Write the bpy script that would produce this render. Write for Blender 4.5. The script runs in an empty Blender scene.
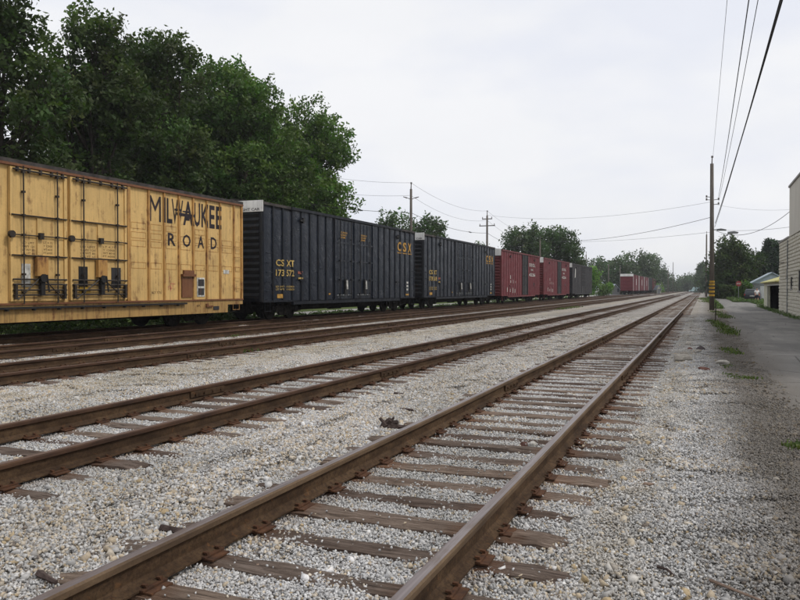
import bpy, bmesh, math, random
import numpy as np
from mathutils import Vector, Matrix, Euler
R = math.radians
random.seed(7)
rng = np.random.default_rng(7)
SC = bpy.context.scene
COL = SC.collection

# ------------------------------------------------------------------ camera
CAMH, YAW, FPX, HZ = 1.59, math.atan(303/750), 750.0, 289.0
cam = bpy.data.cameras.new('camera'); co = bpy.data.objects.new('camera', cam); COL.objects.link(co)
cam.sensor_width = 36; cam.lens = 36*FPX/800; cam.clip_end = 4000; cam.clip_start = 0.05
co.location = (0, 0, CAMH)
co.rotation_euler = (R(90) - math.atan((300-HZ)/FPX), 0, YAW)
SC.camera = co
CY, SY = math.cos(YAW), math.sin(YAW)

def at(px, py=None, z=0.0, d=None, X=None):
    """photo pixel -> ground position (x, y) on height z, or at depth d, or on the plane x = X"""
    k = (px-400)/FPX
    if X is not None: d = X/(k*CY - SY)
    elif d is None: d = FPX*(CAMH-z)/(py-HZ)
    return (d*(k*CY - SY), d*(k*SY + CY), d)

def zat(py, d): return CAMH - (py-HZ)*d/FPX

# ------------------------------------------------------------------ world, sun, exposure
SUN_EL, SUN_AZ = 50, 84      # azimuth measured from +Y towards +X
w = bpy.data.worlds.new('World'); SC.world = w; w.use_nodes = True
nt = w.node_tree; nt.nodes.clear()
def N(nt, t, **kw):
    n = nt.nodes.new(t)
    for k, v in kw.items():
        if k in n.inputs: n.inputs[k].default_value = v
        else: setattr(n, k, v)
    return n
out = N(nt, 'ShaderNodeOutputWorld'); bg = N(nt, 'ShaderNodeBackground', Strength=0.1)
sky = N(nt, 'ShaderNodeTexSky'); sky.sky_type = 'NISHITA'; sky.sun_disc = False
sky.sun_elevation = R(SUN_EL); sky.sun_rotation = R(SUN_AZ); sky.air_density = 1.2; sky.dust_density = 3.0
tc = N(nt, 'ShaderNodeTexCoord'); mp = N(nt, 'ShaderNodeMapping'); mp.inputs['Scale'].default_value = (1.2, 1.2, 3.2)
mp.inputs['Location'].default_value = (0.35, 0.1, 0.0)
no = N(nt, 'ShaderNodeTexNoise', Scale=1.6, Detail=6.0, Roughness=0.55)
cr = N(nt, 'ShaderNodeValToRGB'); cr.color_ramp.elements[0].position = 0.30; cr.color_ramp.elements[0].color = (0.90,0.90,0.90,1)
cr.color_ramp.elements[1].position = 0.60; cr.color_ramp.elements[1].color = (0.97,0.97,0.97,1)
cm = N(nt, 'ShaderNodeMix'); cm.data_type = 'RGBA'
cl = N(nt, 'ShaderNodeMix'); cl.data_type = 'RGBA'
cl.inputs[6].default_value = (7.4, 7.6, 8.25, 1); cl.inputs[7].default_value = (8.25, 8.3, 8.5, 1)
L = nt.links.new
L(tc.outputs['Generated'], mp.inputs['Vector']); L(mp.outputs[0], no.inputs['Vector']); L(no.outputs['Fac'], cr.inputs[0])
no2 = N(nt, 'ShaderNodeTexNoise', Scale=2.7, Detail=4.0); L(mp.outputs[0], no2.inputs['Vector'])
cr2 = N(nt, 'ShaderNodeValToRGB'); cr2.color_ramp.elements[0].position = .38; cr2.color_ramp.elements[1].position = .58; L(no2.outputs['Fac'], cr2.inputs[0]); L(cr2.outputs[0], cl.inputs[0]); L(sky.outputs[0], cm.inputs[6]); L(cl.outputs[2], cm.inputs[7]); L(cr.outputs[0], cm.inputs[0])
L(cm.outputs[2], bg.inputs['Color']); L(bg.outputs[0], out.inputs['Surface'])
sd = bpy.data.lights.new('sun', 'SUN'); sd.energy = 1.5; sd.angle = R(12); sd.color = (1, .96, .9)
so = bpy.data.objects.new('sun', sd); COL.objects.link(so)
sv = Vector((math.sin(R(SUN_AZ))*math.cos(R(SUN_EL)), math.cos(R(SUN_AZ))*math.cos(R(SUN_EL)), math.sin(R(SUN_EL))))
so.rotation_euler = sv.to_track_quat('Z', 'Y').to_euler(); so.location = (0, 0, 50)
SC.view_settings.view_transform = 'Standard'; SC.view_settings.look = 'None'; SC.view_settings.gamma = 1; SC.view_settings.exposure = 0.2
SC.cycles.use_denoising = True
SC.cycles.volume_bounces = 0
SC.cycles.transparent_max_bounces = 8

# ------------------------------------------------------------------ materials
def s2l(c): return tuple(((v/255)/12.92 if v/255 <= .04045 else ((v/255+.055)/1.055)**2.4) for v in c)
class Mat:
    def __init__(s, name, rough=.8, spec=.3, metal=0.0):
        s.m = bpy.data.materials.new(name); s.m.use_nodes = True; s.nt = s.m.node_tree
        s.b = s.nt.nodes['Principled BSDF']; s.out = s.nt.nodes['Material Output']
        s.b.inputs['Roughness'].default_value = rough; s.b.inputs['Specular IOR Level'].default_value = spec
        s.b.inputs['Metallic'].default_value = metal
        s.tc = N(s.nt, 'ShaderNodeTexCoord'); s.geo = N(s.nt, 'ShaderNodeNewGeometry'); s.oi = N(s.nt, 'ShaderNodeObjectInfo')
    def vec(s, src='Object', scale=(1,1,1), loc=(0,0,0), rand=False):
        m = N(s.nt, 'ShaderNodeMapping'); m.inputs['Scale'].default_value = scale; m.inputs['Location'].default_value = loc
        o = s.geo.outputs['Position'] if src == 'World' else s.tc.outputs[src]
        if rand:
            a = N(s.nt, 'ShaderNodeVectorMath'); a.operation = 'ADD'
            k = N(s.nt, 'ShaderNodeMath'); k.operation = 'MULTIPLY'; k.inputs[1].default_value = 53.0
            s.nt.links.new(s.oi.outputs['Random'], k.inputs[0]); s.nt.links.new(o, a.inputs[0]); s.nt.links.new(k.outputs[0], a.inputs[1]); o = a.outputs[0]
        s.nt.links.new(o, m.inputs['Vector']); return m.outputs[0]
    def noise(s, vec, scale=5, detail=4, rough=.6, dist=0.0):
        n = N(s.nt, 'ShaderNodeTexNoise', Scale=scale, Detail=detail, Roughness=rough, Distortion=dist)
        s.nt.links.new(vec, n.inputs['Vector']); return n.outputs['Fac']
    def voro(s, vec, scale=5, feature='F1', out='Distance'):
        n = N(s.nt, 'ShaderNodeTexVoronoi', Scale=scale); n.feature = feature
        s.nt.links.new(vec, n.inputs['Vector']); return n.outputs[out]
    def ramp(s, fac, stops):
        n = N(s.nt, 'ShaderNodeValToRGB'); e = n.color_ramp.elements
        while len(e) < len(stops): e.new(.5)
        for i, (p, c) in enumerate(stops):
            e[i].position = p
            if not isinstance(c, tuple): c = (c, c, c)
            e[i].color = (*c, 1)
        s.nt.links.new(fac, n.inputs[0]); return n.outputs[0]
    def mix(s, fac, a, b, mode='MIX'):
        n = N(s.nt, 'ShaderNodeMix'); n.data_type = 'RGBA'; n.blend_type = mode
        for i, v in ((0, fac), (6, a), (7, b)):
            if isinstance(v, (int, float)): n.inputs[i].default_value = v if i == 0 else (v, v, v, 1)
            elif isinstance(v, tuple): n.inputs[i].default_value = (*v[:3], 1)
            else: s.nt.links.new(v, n.inputs[i])
        return n.outputs[2]
    def math(s, op, a, b=0.0):
        n = N(s.nt, 'ShaderNodeMath'); n.operation = op
        for i, v in ((0, a), (1, b)):
            if isinstance(v, (int, float)): n.inputs[i].default_value = v
            else: s.nt.links.new(v, n.inputs[i])
        return n.outputs[0]
    def color(s, c):
        if isinstance(c, tuple): s.b.inputs['Base Color'].default_value = (*c[:3], 1)
        else: s.nt.links.new(c, s.b.inputs['Base Color'])
        return s
    def rough(s, c): s.nt.links.new(c, s.b.inputs['Roughness']); return s
    def bump(s, h, strength=.4, dist=.01):
        n = N(s.nt, 'ShaderNodeBump', Strength=strength, Distance=dist)
        s.nt.links.new(h, n.inputs['Height']); s.nt.links.new(n.outputs[0], s.b.inputs['Normal']); return s
    def attr(s, name):
        n = N(s.nt, 'ShaderNodeAttribute'); n.attribute_name = name; return n.outputs['Color']
    def sep(s, vec, i):
        n = N(s.nt, 'ShaderNodeSeparateXYZ'); s.nt.links.new(vec, n.inputs[0]); return n.outputs[i]

M = {}
def plain(name, c, rough=.7, spec=.3, metal=0, var=.12, sc=6, bump=0.0):
    m = Mat(name, rough, spec, metal); v = m.vec('Object', rand=True)
    n = m.noise(v, sc, 5); lo = tuple(x*(1-var*2) for x in c); hi = tuple(min(1, x*(1+var)) for x in c)
    m.color(m.ramp(n, [(.3, lo), (.7, hi)]))
    if bump: m.bump(m.noise(v, sc*8, 4), bump, .01)
    M[name] = m.m; return m

# weathered vehicle paint: vertical streaks of rust and grime, all of it dirt on the paint
def paint(name, c, rust=.25, grime=.35, rough=.55, spec=.35, rustc=(.13,.045,.018), bump=.15, thr=.58):
    m = Mat(name, rough, spec)
    v = m.vec('Object', (1, 1, 1)); vs = m.vec('Object', (5, 5, .35))
    fade = m.ramp(m.noise(v, .8, 4), [(.3, tuple(x*.82 for x in c)), (.7, tuple(min(1, x*1.12) for x in c))])
    st = m.ramp(m.noise(vs, 2.2, 5, .65), [(.48, 0.0), (.75, grime)])
    c1 = m.mix(st, fade, tuple(x*.35 for x in c))
    sp = m.math('MULTIPLY', m.noise(vs, 1.6, 6, .7), m.noise(v, 2.3, 5, .7))
    rs = m.ramp(sp, [(thr*.5, 0.0), (thr*.5+.12, rust)])
    c2 = m.mix(rs, c1, rustc)
    fine = m.ramp(m.noise(v, 22, 6, .7), [(.3, .86), (.7, 1.0)])
    m.color(m.mix(1.0, c2, fine, 'MULTIPLY'))
    m.rough(m.ramp(m.noise(v, 3, 4), [(.3, rough-.12), (.7, min(1, rough+.15))]))
    m.bump(m.noise(v, 5, 4), bump, .03)
    M[name] = m.m; return m

paint('yellow_paint', (.66, .435, .165), rust=.75, grime=.5, thr=.56)
paint('yellow_post', (.48, .26, .075), rust=.95, grime=.6, thr=.50)
paint('yellow_sill', (.42, .26, .09), rust=.9, grime=.95, thr=.52)
paint('rusty_plate', (.19, .078, .032), rust=.9, grime=.5, thr=.45)
paint('navy_paint', (.0075, .0115, .021), rust=.25, grime=.4, rough=.34, spec=.24, rustc=(.05,.035,.025), bump=.9)
paint('navy_post', (.006, .008, .013), rust=.3, grime=.4, rough=.5, spec=.2, rustc=(.06,.04,.03))
paint('red_paint', (.145, .018, .025), rust=.4, grime=.5, rough=.6, rustc=(.05,.03,.025))
paint('red_post', (.14, .024, .025), rust=.5, grime=.6, rough=.6, rustc=(.05,.03,.025))
paint('grey_paint', (.036, .034, .036), rust=.6, grime=.6, rough=.7, rustc=(.10,.05,.03))
paint('dark_end', (.018, .020, .024), rust=.3, grime=.3, rough=.7)
paint('white_board', (.80, .79, .76), rust=.3, grime=.3, thr=.6)
plain('black_steel', (.014, .013, .013), .65, .35, var=.3, sc=9)
plain('greasy_rod', (.030, .022, .016), .55, .35, var=.4, sc=8)
plain('truck_steel', (.020, .018, .016), .9, .08, var=.4, sc=7)
plain('roof_steel', (.050, .042, .038), .7, .3, var=.4, sc=3)
plain('letter_brown', (.022, .014, .018), .6, .3, var=.4, sc=5)
plain('letter_orange', (.42, .23, .045), .6, .3, var=.25, sc=6)
plain('letter_yellow', (.46, .32, .095), .6, .3, var=.25, sc=6)
plain('letter_white', (.55, .54, .50), .7, .2, var=.3, sc=8)
plain('stencil_dark', (.10, .06, .03), .8, .2, var=.3)
plain('stencil_pink', (.55, .18, .12), .8, .2, var=.3)
plain('lamp_grey', (.20, .21, .21), .5, .4)
plain('wire_black', (.015, .015, .016), .6, .3)
plain('insulator', (.15, .13, .12), .4, .4)
plain('yellow_sticker', (.42, .25, .03), .6, .3)
plain('sign_red', (.27, .035, .035), .5, .3)
plain('white_paint', (.62, .62, .60), .7, .25, var=.1)
plain('pale_roof', (.40, .47, .52), .5, .4, var=.08, sc=3)
plain('yellow_roof', (.50, .47, .20), .8, .2, var=.15, sc=8)
plain('cream_wall', (.60, .59, .46), .8, .2, var=.12, sc=3)
plain('garage_dark', (.015, .013, .013), .8, .1, var=.3)
plain('skin', (.45, .26, .18), .6, .3, var=.05)
plain('shirt_white', (.72, .70, .68), .9, .1, var=.04)
plain('shorts_dark', (.03, .03, .045), .9, .1)
plain('hair_dark', (.03, .02, .015), .8, .2)
plain('car_navy', (.010, .014, .022), .3, .5, var=.1)
plain('rubber', (.015, .015, .015), .9, .1)
plain('van_pale', (.48, .64, .64), .45, .4, var=.05)
plain('chrome', (.5, .5, .5), .25, .5, metal=1, var=.05)
plain('tail_red', (.35, .02, .02), .3, .5)
plain('concrete', (.36, .35, .33), .9, .2, var=.2, sc=5, bump=.3)
g = Mat('window_glass', .06, .6); g.color((.03, .045, .05)); M['window_glass'] = g.m

# rails
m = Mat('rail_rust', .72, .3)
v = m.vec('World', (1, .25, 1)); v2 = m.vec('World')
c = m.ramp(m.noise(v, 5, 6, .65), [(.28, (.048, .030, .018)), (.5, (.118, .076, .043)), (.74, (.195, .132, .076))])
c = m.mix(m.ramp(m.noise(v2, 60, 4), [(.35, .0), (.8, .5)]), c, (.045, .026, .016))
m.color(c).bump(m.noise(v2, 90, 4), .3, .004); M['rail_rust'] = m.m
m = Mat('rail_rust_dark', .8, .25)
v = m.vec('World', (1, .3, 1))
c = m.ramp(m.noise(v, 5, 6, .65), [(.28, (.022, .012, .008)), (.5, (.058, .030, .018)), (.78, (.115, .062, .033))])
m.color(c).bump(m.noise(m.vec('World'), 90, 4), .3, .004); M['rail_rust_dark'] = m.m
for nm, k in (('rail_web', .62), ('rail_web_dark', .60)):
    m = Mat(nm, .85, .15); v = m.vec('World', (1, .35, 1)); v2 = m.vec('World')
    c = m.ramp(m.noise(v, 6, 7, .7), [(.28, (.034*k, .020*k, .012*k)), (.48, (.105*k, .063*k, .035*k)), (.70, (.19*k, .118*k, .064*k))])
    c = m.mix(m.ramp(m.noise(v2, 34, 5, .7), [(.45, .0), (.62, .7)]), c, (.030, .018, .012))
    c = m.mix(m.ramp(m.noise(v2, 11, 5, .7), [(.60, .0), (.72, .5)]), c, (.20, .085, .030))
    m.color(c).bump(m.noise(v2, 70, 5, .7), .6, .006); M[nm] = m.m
m = Mat('rail_top', .38, .5)
v = m.vec('World', (30, .5, 1))
m.color(m.mix(m.ramp(m.noise(m.vec('World', (3, .8, 1)), 3, 5, .7), [(.50, .0), (.66, .6)]), m.ramp(m.noise(v, 2, 5, .6), [(.3, (.110, .085, .078)), (.7, (.235, .195, .190))]), (.10, .060, .036)))
m.b.inputs['Metallic'].default_value = .45
m.rough(m.ramp(m.noise(v, 3, 4), [(.3, .3), (.7, .5)])); M['rail_top'] = m.m
m = Mat('rail_top_rust', .55, .4)
v = m.vec('World', (30, .5, 1))
m.color(m.ramp(m.noise(v, 2, 5, .6), [(.3, (.055, .030, .020)), (.7, (.13, .072, .045))])); M['rail_top_rust'] = m.m
m = Mat('plate_rust', .85, .2)
v = m.vec('Object', rand=True)
m.color(m.ramp(m.noise(v, 14, 5, .65), [(.3, (.036, .020, .014)), (.55, (.085, .040, .021)), (.8, (.15, .066, .030))])).bump(m.noise(v, 60, 4), .4, .005); M['plate_rust'] = m.m
# sleepers: grey brown split timber, rust bleeding where the rails sit
m = Mat('tie_wood', .9, .15)
v = m.vec('Object', (1.3, 16, 16), rand=True); vb = m.vec('Object', (1, 2, 2), rand=True)
grain = m.noise(v, 2.6, 7, .7, .4)
c = m.ramp(grain, [(.34, (.024, .017, .013)), (.43, (.135, .104, .084)), (.60, (.235, .188, .156)), (.8, (.36, .30, .26))])
c = m.mix(m.ramp(m.noise(vb, 2.4, 5), [(.44, .0), (.70, .7)]), c, (.065, .042, .030))
x = m.sep(m.tc.outputs['Object'], 0)
dx = m.math('ABSOLUTE', m.math('SUBTRACT', m.math('ABSOLUTE', x), .75))
rf = m.math('MULTIPLY', m.ramp(dx, [(.10, .6), (.30, .0)]), m.ramp(m.noise(vb, 5, 5), [(.35, .2), (.6, 1.0)]))
c = m.mix(rf, c, (.17, .070, .026))
tone = m.ramp(m.oi.outputs['Random'], [(0, (.62, .56, .54)), (.5, (.95, .93, .92)), (1, (1.25, 1.18, 1.10))])
c = m.mix(1.0, c, tone, 'MULTIPLY')
m.color(c).bump(grain, 1.0, .035); M['tie_wood'] = m.m

# ballast stones: colour per stone, dirt by place
def dirt_fac(m):
    P = m.geo.outputs['Position']; X = m.sep(P, 0)
    wob = m.math('MULTIPLY', m.noise(m.vec('World', (1, .5, 1)), .9, 4), 1.1)
    return m.ramp(m.math('ADD', X, wob), [(0.0, 0.0), (0.62, 0.0)]) , m.math('ADD', X, wob)
def ballast_tint(m, c):
    wob = m.noise(m.vec('World', (1, .45, 1)), .8, 5, .65)
    X = m.sep(m.geo.outputs['Position'], 0)
    f = m.math('ADD', X, m.math('MULTIPLY', wob, .9))           # towards the alley the stones are muddy
    mr = N(m.nt, 'ShaderNodeMapRange'); mr.inputs['From Min'].default_value = .36; mr.inputs['From Max'].default_value = .98
    m.nt.links.new(f, mr.inputs['Value'])
    c = m.mix(m.math('MULTIPLY', mr.outputs[0], .80), c, (.105, .088, .068))
    patch = m.ramp(m.noise(m.vec('World', (1, .4, 1)), .55, 5, .6), [(.38, (.80, .79, .77)), (.62, (1.06, 1.05, 1.05))])
    c = m.mix(1.0, c, patch, 'MULTIPLY')
    for cx, ww, col, amt in ((-9.3, .7, (.38, .31, .20), .55), (-.5, .22, (.42, .34, .22), .3), (-3.9, 1.0, (.40, .35, .29), .2)):
        d = m.math('ABSOLUTE', m.math('SUBTRACT', X, cx))
        g = m.ramp(m.math('DIVIDE', d, ww*2), [(.0, amt), (1.0, 0.0)])
        g = m.math('MULTIPLY', g, m.ramp(m.noise(m.vec('World'), 2.2, 4), [(.4, .1), (.6, 1.0)]))
        c = m.mix(g, c, col)
    # brown staining from the rails
    for tx in (-2.03, -5.98, -11.5, -15.5, -19.2):
        d = m.math('ABSOLUTE', m.math('SUBTRACT', m.math('ABSOLUTE', m.math('SUBTRACT', X, tx)), .75))
        g = m.math('MULTIPLY', m.ramp(d, [(.04, .45), (.26, 0.0)]), m.ramp(m.noise(m.vec('World'), 3.2, 4), [(.35, .1), (.65, 1.0)]))
        c = m.mix(g, c, (.17, .10, .06))
    return c
m = Mat('ballast_stone', .9, .2)
c = m.attr('stone_col'); c = m.mix(1.0, c, m.ramp(m.noise(m.vec('World'), 70, 3), [(.3, .78), (.7, 1.08)]), 'MULTIPLY')
m.color(ballast_tint(m, c)); M['ballast_stone'] = m.m
m = Mat('ballast_far', .95, .15)
v = m.vec('World')
cell = N(m.nt, 'ShaderNodeTexVoronoi', Scale=34.0); m.nt.links.new(v, cell.inputs['Vector'])
sepc = m.sep(cell.outputs['Color'], 0)
c = m.ramp(sepc, [(0, (.15, .14, .13)), (.35, (.30, .285, .265)), (.75, (.42, .405, .38)), (1, (.58, .56, .53))])
cell2 = N(m.nt, 'ShaderNodeTexVoronoi', Scale=11.0); m.nt.links.new(v, cell2.inputs['Vector'])
c = m.mix(.35, c, m.ramp(m.sep(cell2.outputs['Color'], 1), [(0, (.14, .12, .10)), (.5, (.36, .34, .31)), (1, (.56, .53, .48))]))
c = m.mix(1.0, c, m.ramp(cell.outputs['Distance'], [(.0, 1.1), (.75, .55)]), 'MULTIPLY')
m.color(ballast_tint(m, c)).bump(cell.outputs['Distance'], -.8, .02); M['ballast_far'] = m.m
m = Mat('alley_asphalt', .88, .25)
v = m.vec('World'); vl = m.vec('World', (1, .22, 1))
c = m.ramp(m.noise(vl, .7, 6, .65), [(.28, (.105, .098, .088)), (.5, (.155, .145, .131)), (.72, (.215, .203, .185))])
c = m.mix(.5, c, m.ramp(m.noise(v, 140, 3), [(.3, (.09, .087, .082)), (.55, (.21, .205, .195)), (.75, (.38, .37, .35))]))
ck = m.ramp(m.voro(m.vec('World', (1, .6, 1)), .8, 'DISTANCE_TO_EDGE'), [(.0, .9), (.022, .0)])
c = m.mix(m.math('MULTIPLY', ck, m.ramp(m.noise(v, .6, 3), [(.42, 0.0), (.52, 1.0)])), c, (.03, .028, .026))
c = m.mix(m.ramp(m.noise(m.vec('World', (1, .35, 1), (4, 2, 0)), .45, 4), [(.50, .0), (.60, .55)]), c, (.085, .082, .080))
c = m.mix(m.ramp(m.noise(m.vec('World', (1, .8, 1), (9, 5, 0)), 1.1, 6, .7), [(.54, .0), (.64, .5)]), c, (.27, .255, .23))
c = m.mix(m.ramp(m.noise(m.vec('World', (2.2, .10, 1)), .8, 5), [(.50, .0), (.66, .4)]), c, (.10, .097, .092))
Yr = m.sep(m.geo.outputs['Position'], 1)
sm = m.math('ABSOLUTE', m.math('SUBTRACT', m.math('ADD', Yr, m.math('MULTIPLY', m.noise(m.vec('World'), 1.5, 3), .25)), 20.8))
c = m.mix(m.ramp(sm, [(.03, .55), (.10, 0.0)]), c, (.34, .33, .31))
Xr = m.sep(m.geo.outputs['Position'], 0)
ed = m.math('SUBTRACT', Xr, m.math('MULTIPLY', m.noise(m.vec('World', (1, .6, 1)), 1.1, 5), 1.1))
mr = N(m.nt, 'ShaderNodeMapRange'); mr.inputs['From Min'].default_value = 1.45; mr.inputs['From Max'].default_value = .15
m.nt.links.new(ed, mr.inputs['Value'])
c = m.mix(mr.outputs[0], c, m.ramp(m.noise(v, 45, 4, .7), [(.3, (.055, .045, .035)), (.6, (.13, .11, .09)), (.75, (.28, .26, .23))]))
m.color(c).bump(m.noise(v, 120, 4), .5, .006); M['alley_asphalt'] = m.m
m = Mat('pale_road', .9, .2); v = m.vec('World')
m.color(m.ramp(m.noise(v, 2, 5), [(.3, (.27, .26, .25)), (.7, (.38, .37, .35))])); M['pale_road'] = m.m
m = Mat('earth', .95, .1); v = m.vec('World')
c = m.ramp(m.noise(v, .25, 6, .6), [(.35, (.050, .075, .020)), (.55, (.085, .12, .035)), (.7, (.13, .12, .07))])
m.color(m.mix(1.0, c, m.ramp(m.noise(v, 14, 4), [(.3, .7), (.7, 1.15)]), 'MULTIPLY')); M['earth'] = m.m
# foliage: colour per clump
def leafmat(name, c, k=1.0):
    m = Mat(name, .62, .3); a = m.attr('leaf_col')
    col = m.mix(1.0, c, a, 'MULTIPLY'); m.color(col)
    tr = N(m.nt, 'ShaderNodeBsdfTranslucent'); m.nt.links.new(m.mix(1.0, col, (1.2, 1.5, .5), 'MULTIPLY'), tr.inputs['Color'])
    mx = N(m.nt, 'ShaderNodeMixShader'); mx.inputs[0].default_value = .28
    m.nt.links.new(m.b.outputs[0], mx.inputs[1]); m.nt.links.new(tr.outputs[0], mx.inputs[2]); m.nt.links.new(mx.outputs[0], m.out.inputs['Surface'])
    M[name] = m.m
leafmat('leaf_deep', (.042, .066, .016)); leafmat('leaf_mid', (.066, .118, .022)); leafmat('leaf_far', (.050, .080, .034))
leafmat('leaf_bright', (.10, .19, .03)); leafmat('leaf_conifer', (.026, .048, .026)); leafmat('grass_blade', (.080, .118, .040))
m = Mat('bark', .9, .1); v = m.vec('Object', (6, 6, 1))
m.color(m.ramp(m.noise(v, 3, 5), [(.3, (.020, .016, .012)), (.7, (.070, .058, .046))])).bump(m.noise(v, 6, 4), .6, .03); M['bark'] = m.m
m = Mat('pole_wood', .9, .15); v = m.vec('Object', (14, 14, .6))
m.color(m.ramp(m.noise(v, 2, 6, .7), [(.3, (.060, .050, .042)), (.7, (.17, .15, .13))])).bump(m.noise(v, 3, 4), .4, .01); M['pole_wood'] = m.m
m = Mat('block_stone', .95, .15); v = m.vec('Object', rand=True)
c = m.ramp(m.noise(v, .5, 5), [(.3, (.56, .53, .44)), (.7, (.68, .65, .56))])
c = m.mix(m.ramp(m.noise(m.vec('Object', (1, 1, .12)), 1.3, 5), [(.55, 0.0), (.75, .4)]), c, (.24, .21, .17))
cl_ = m.mix(.8, c, m.ramp(m.noise(v, 3.3, 4), [(.3, (.52, .49, .41)), (.7, (.70, .67, .58))]))
m.color(cl_).bump(m.noise(v, 14, 5), 1.0, .03); M['block_stone'] = m.m
m = Mat('plaster', .9, .15); v = m.vec('Object')
c = m.ramp(m.noise(m.vec('Object', (1, 1, .2)), 1.2, 6), [(.3, (.50, .475, .41)), (.7, (.66, .63, .565))])
m.color(c).bump(m.noise(v, 10, 4), .5, .01); M['plaster'] = m.m
m = Mat('rock', .9, .15); v = m.vec('Object', rand=True)
tone = m.ramp(m.oi.outputs['Random'], [(0, (.28, .25, .21)), (.5, (.40, .37, .32)), (1, (.50, .48, .44))])
m.color(m.mix(1.0, tone, m.ramp(m.noise(v, 14, 5), [(.3, .7), (.7, 1.1)]), 'MULTIPLY')).bump(m.noise(v, 30, 4), .6, .01); M['rock'] = m.m
plain('rock_brick', (.15, .078, .062), .9, .1, var=.2, sc=12, bump=.4)
plain('rock_dark', (.10, .085, .085), .9, .1, var=.25, sc=12, bump=.4)
plain('driftwood', (.085, .062, .055), .9, .1, var=.35, sc=14, bump=.6)
plain('stick_pale', (.24, .17, .13), .9, .1, var=.2, sc=14)

# ------------------------------------------------------------------ builders
class MB:
    def __init__(s): s.v = []; s.f = []; s.mi = []
    def add(s, vs, fs, mi=0):
        o = len(s.v); s.v += [tuple(p) for p in vs]; s.f += [tuple(i+o for i in f) for f in fs]; s.mi += [mi]*len(fs); return s
    def box(s, a, b, mi=0, rot=None, ctr=None):
        x0,y0,z0 = a; x1,y1,z1 = b
        vs = [(x0,y0,z0),(x1,y0,z0),(x1,y1,z0),(x0,y1,z0),(x0,y0,z1),(x1,y0,z1),(x1,y1,z1),(x0,y1,z1)]
        if rot:
            c = Vector(ctr or ((x0+x1)/2,(y0+y1)/2,(z0+z1)/2)); e = Euler(rot).to_matrix()
            vs = [tuple(e @ (Vector(p)-c) + c) for p in vs]
        return s.add(vs, [(0,3,2,1),(4,5,6,7),(0,1,5,4),(1,2,6,5),(2,3,7,6),(3,0,4,7)], mi)
    def prism(s, poly, axis, a, b, mi=0):
        """poly 2D extruded along an axis from a to b"""
        n = len(poly)
        def P(p, t):
            return {'x': (t,p[0],p[1]), 'y': (p[0],t,p[1]), 'z': (p[0],p[1],t)}[axis]
        vs = [P(p,a) for p in poly] + [P(p,b) for p in poly]
        fs = [tuple(range(n))[::-1], tuple(range(n,2*n))] + [(i,(i+1)%n,n+(i+1)%n,n+i) for i in range(n)]
        return s.add(vs, fs, mi)
    def tube(s, pts, r, n=6, mi=0, caps=True):
        pts = [Vector(p) for p in pts]; rs = r if isinstance(r, (list, tuple)) else [r]*len(pts)
        vs = []; fs = []
        for i, p in enumerate(pts):
            t = (pts[min(i+1,len(pts)-1)] - pts[max(i-1,0)])
            t = t.normalized() if t.length > 1e-9 else Vector((0,0,1))
            u = t.cross(Vector((0,0,1)) if abs(t.z) < .95 else Vector((1,0,0))).normalized(); w_ = t.cross(u)
            for k in range(n):
                a = 2*math.pi*k/n; vs.append(p + (u*math.cos(a)+w_*math.sin(a))*rs[i])
        for i in range(len(pts)-1):
            for k in range(n):
                a = i*n+k; b = i*n+(k+1)%n; fs.append((a,b,b+n,a+n))
        if caps: fs += [tuple(range(n))[::-1], tuple(range((len(pts)-1)*n, len(pts)*n))]
        return s.add(vs, fs, mi)
    def cyl(s, c, r, h, axis='z', n=12, mi=0, r2=None):
        c = Vector(c); d = {'x':Vector((1,0,0)),'y':Vector((0,1,0)),'z':Vector((0,0,1))}[axis]
        return s.tube([c, c+d*h], [r, r if r2 is None else r2], n, mi)
    def build(s, name, mat, parent=None, smooth=False, loc=None):
        me = bpy.data.meshes.new(name); me.from_pydata(s.v, [], s.f)
        mats = mat if isinstance(mat, list) else [mat]
        for mm in mats: me.materials.append(M[mm])
        if len(mats) > 1: me.polygons.foreach_set('material_index', s.mi)
        if smooth: me.polygons.foreach_set('use_smooth', [True]*len(s.f))
        me.update(); o = bpy.data.objects.new(name, me); COL.objects.link(o)
        if parent: o.parent = parent
        if loc: o.location = loc
        return o
def np_obj(name, V, F, mat, parent=None, col=None, colname='stone_col', smooth=False, link=True):
    me = bpy.data.meshes.new(name); V = np.asarray(V, np.float32); F = np.asarray(F, np.int32); k = F.shape[1]
    me.vertices.add(len(V)); me.vertices.foreach_set('co', V.ravel())
    me.loops.add(F.size); me.loops.foreach_set('vertex_index', F.ravel())
    me.polygons.add(len(F)); me.polygons.foreach_set('loop_start', np.arange(0, F.size, k, dtype=np.int32))
    if smooth: me.polygons.foreach_set('use_smooth', np.ones(len(F), bool))
    if col is not None:
        a = me.attributes.new(colname, 'FLOAT_COLOR', 'POINT'); c4 = np.ones((len(V), 4), np.float32); c4[:, :3] = col; a.data.foreach_set('color', c4.ravel())
    me.materials.append(M[mat]); me.update(calc_edges=True); me.validate()
    o = bpy.data.objects.new(name, me)
    if link: COL.objects.link(o)
    if parent: o.parent = parent
    return o
def tag(o, label=None, cat=None, group=None, kind=None):
    for k, v in (('label', label), ('category', cat), ('group', group), ('kind', kind)):
        if v: o[k] = v
    return o
def thing(name, label, cat, loc=(0,0,0), rz=0, group=None):
    o = bpy.data.objects.new(name, None); COL.objects.link(o); o.location = loc; o.rotation_euler = (0,0,rz); o.empty_display_size = .3
    return tag(o, label, cat, group)

def vnoise(x, y, s=1.0):
    x = np.asarray(x)*s; y = np.asarray(y)*s
    return (np.sin(x*1.7+y*.6)+np.sin(y*1.3-x*.8+1.3)+.6*np.sin(x*3.7+2.1*y+.5)+.5*np.sin(4.3*y-2.9*x))/3.1

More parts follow.
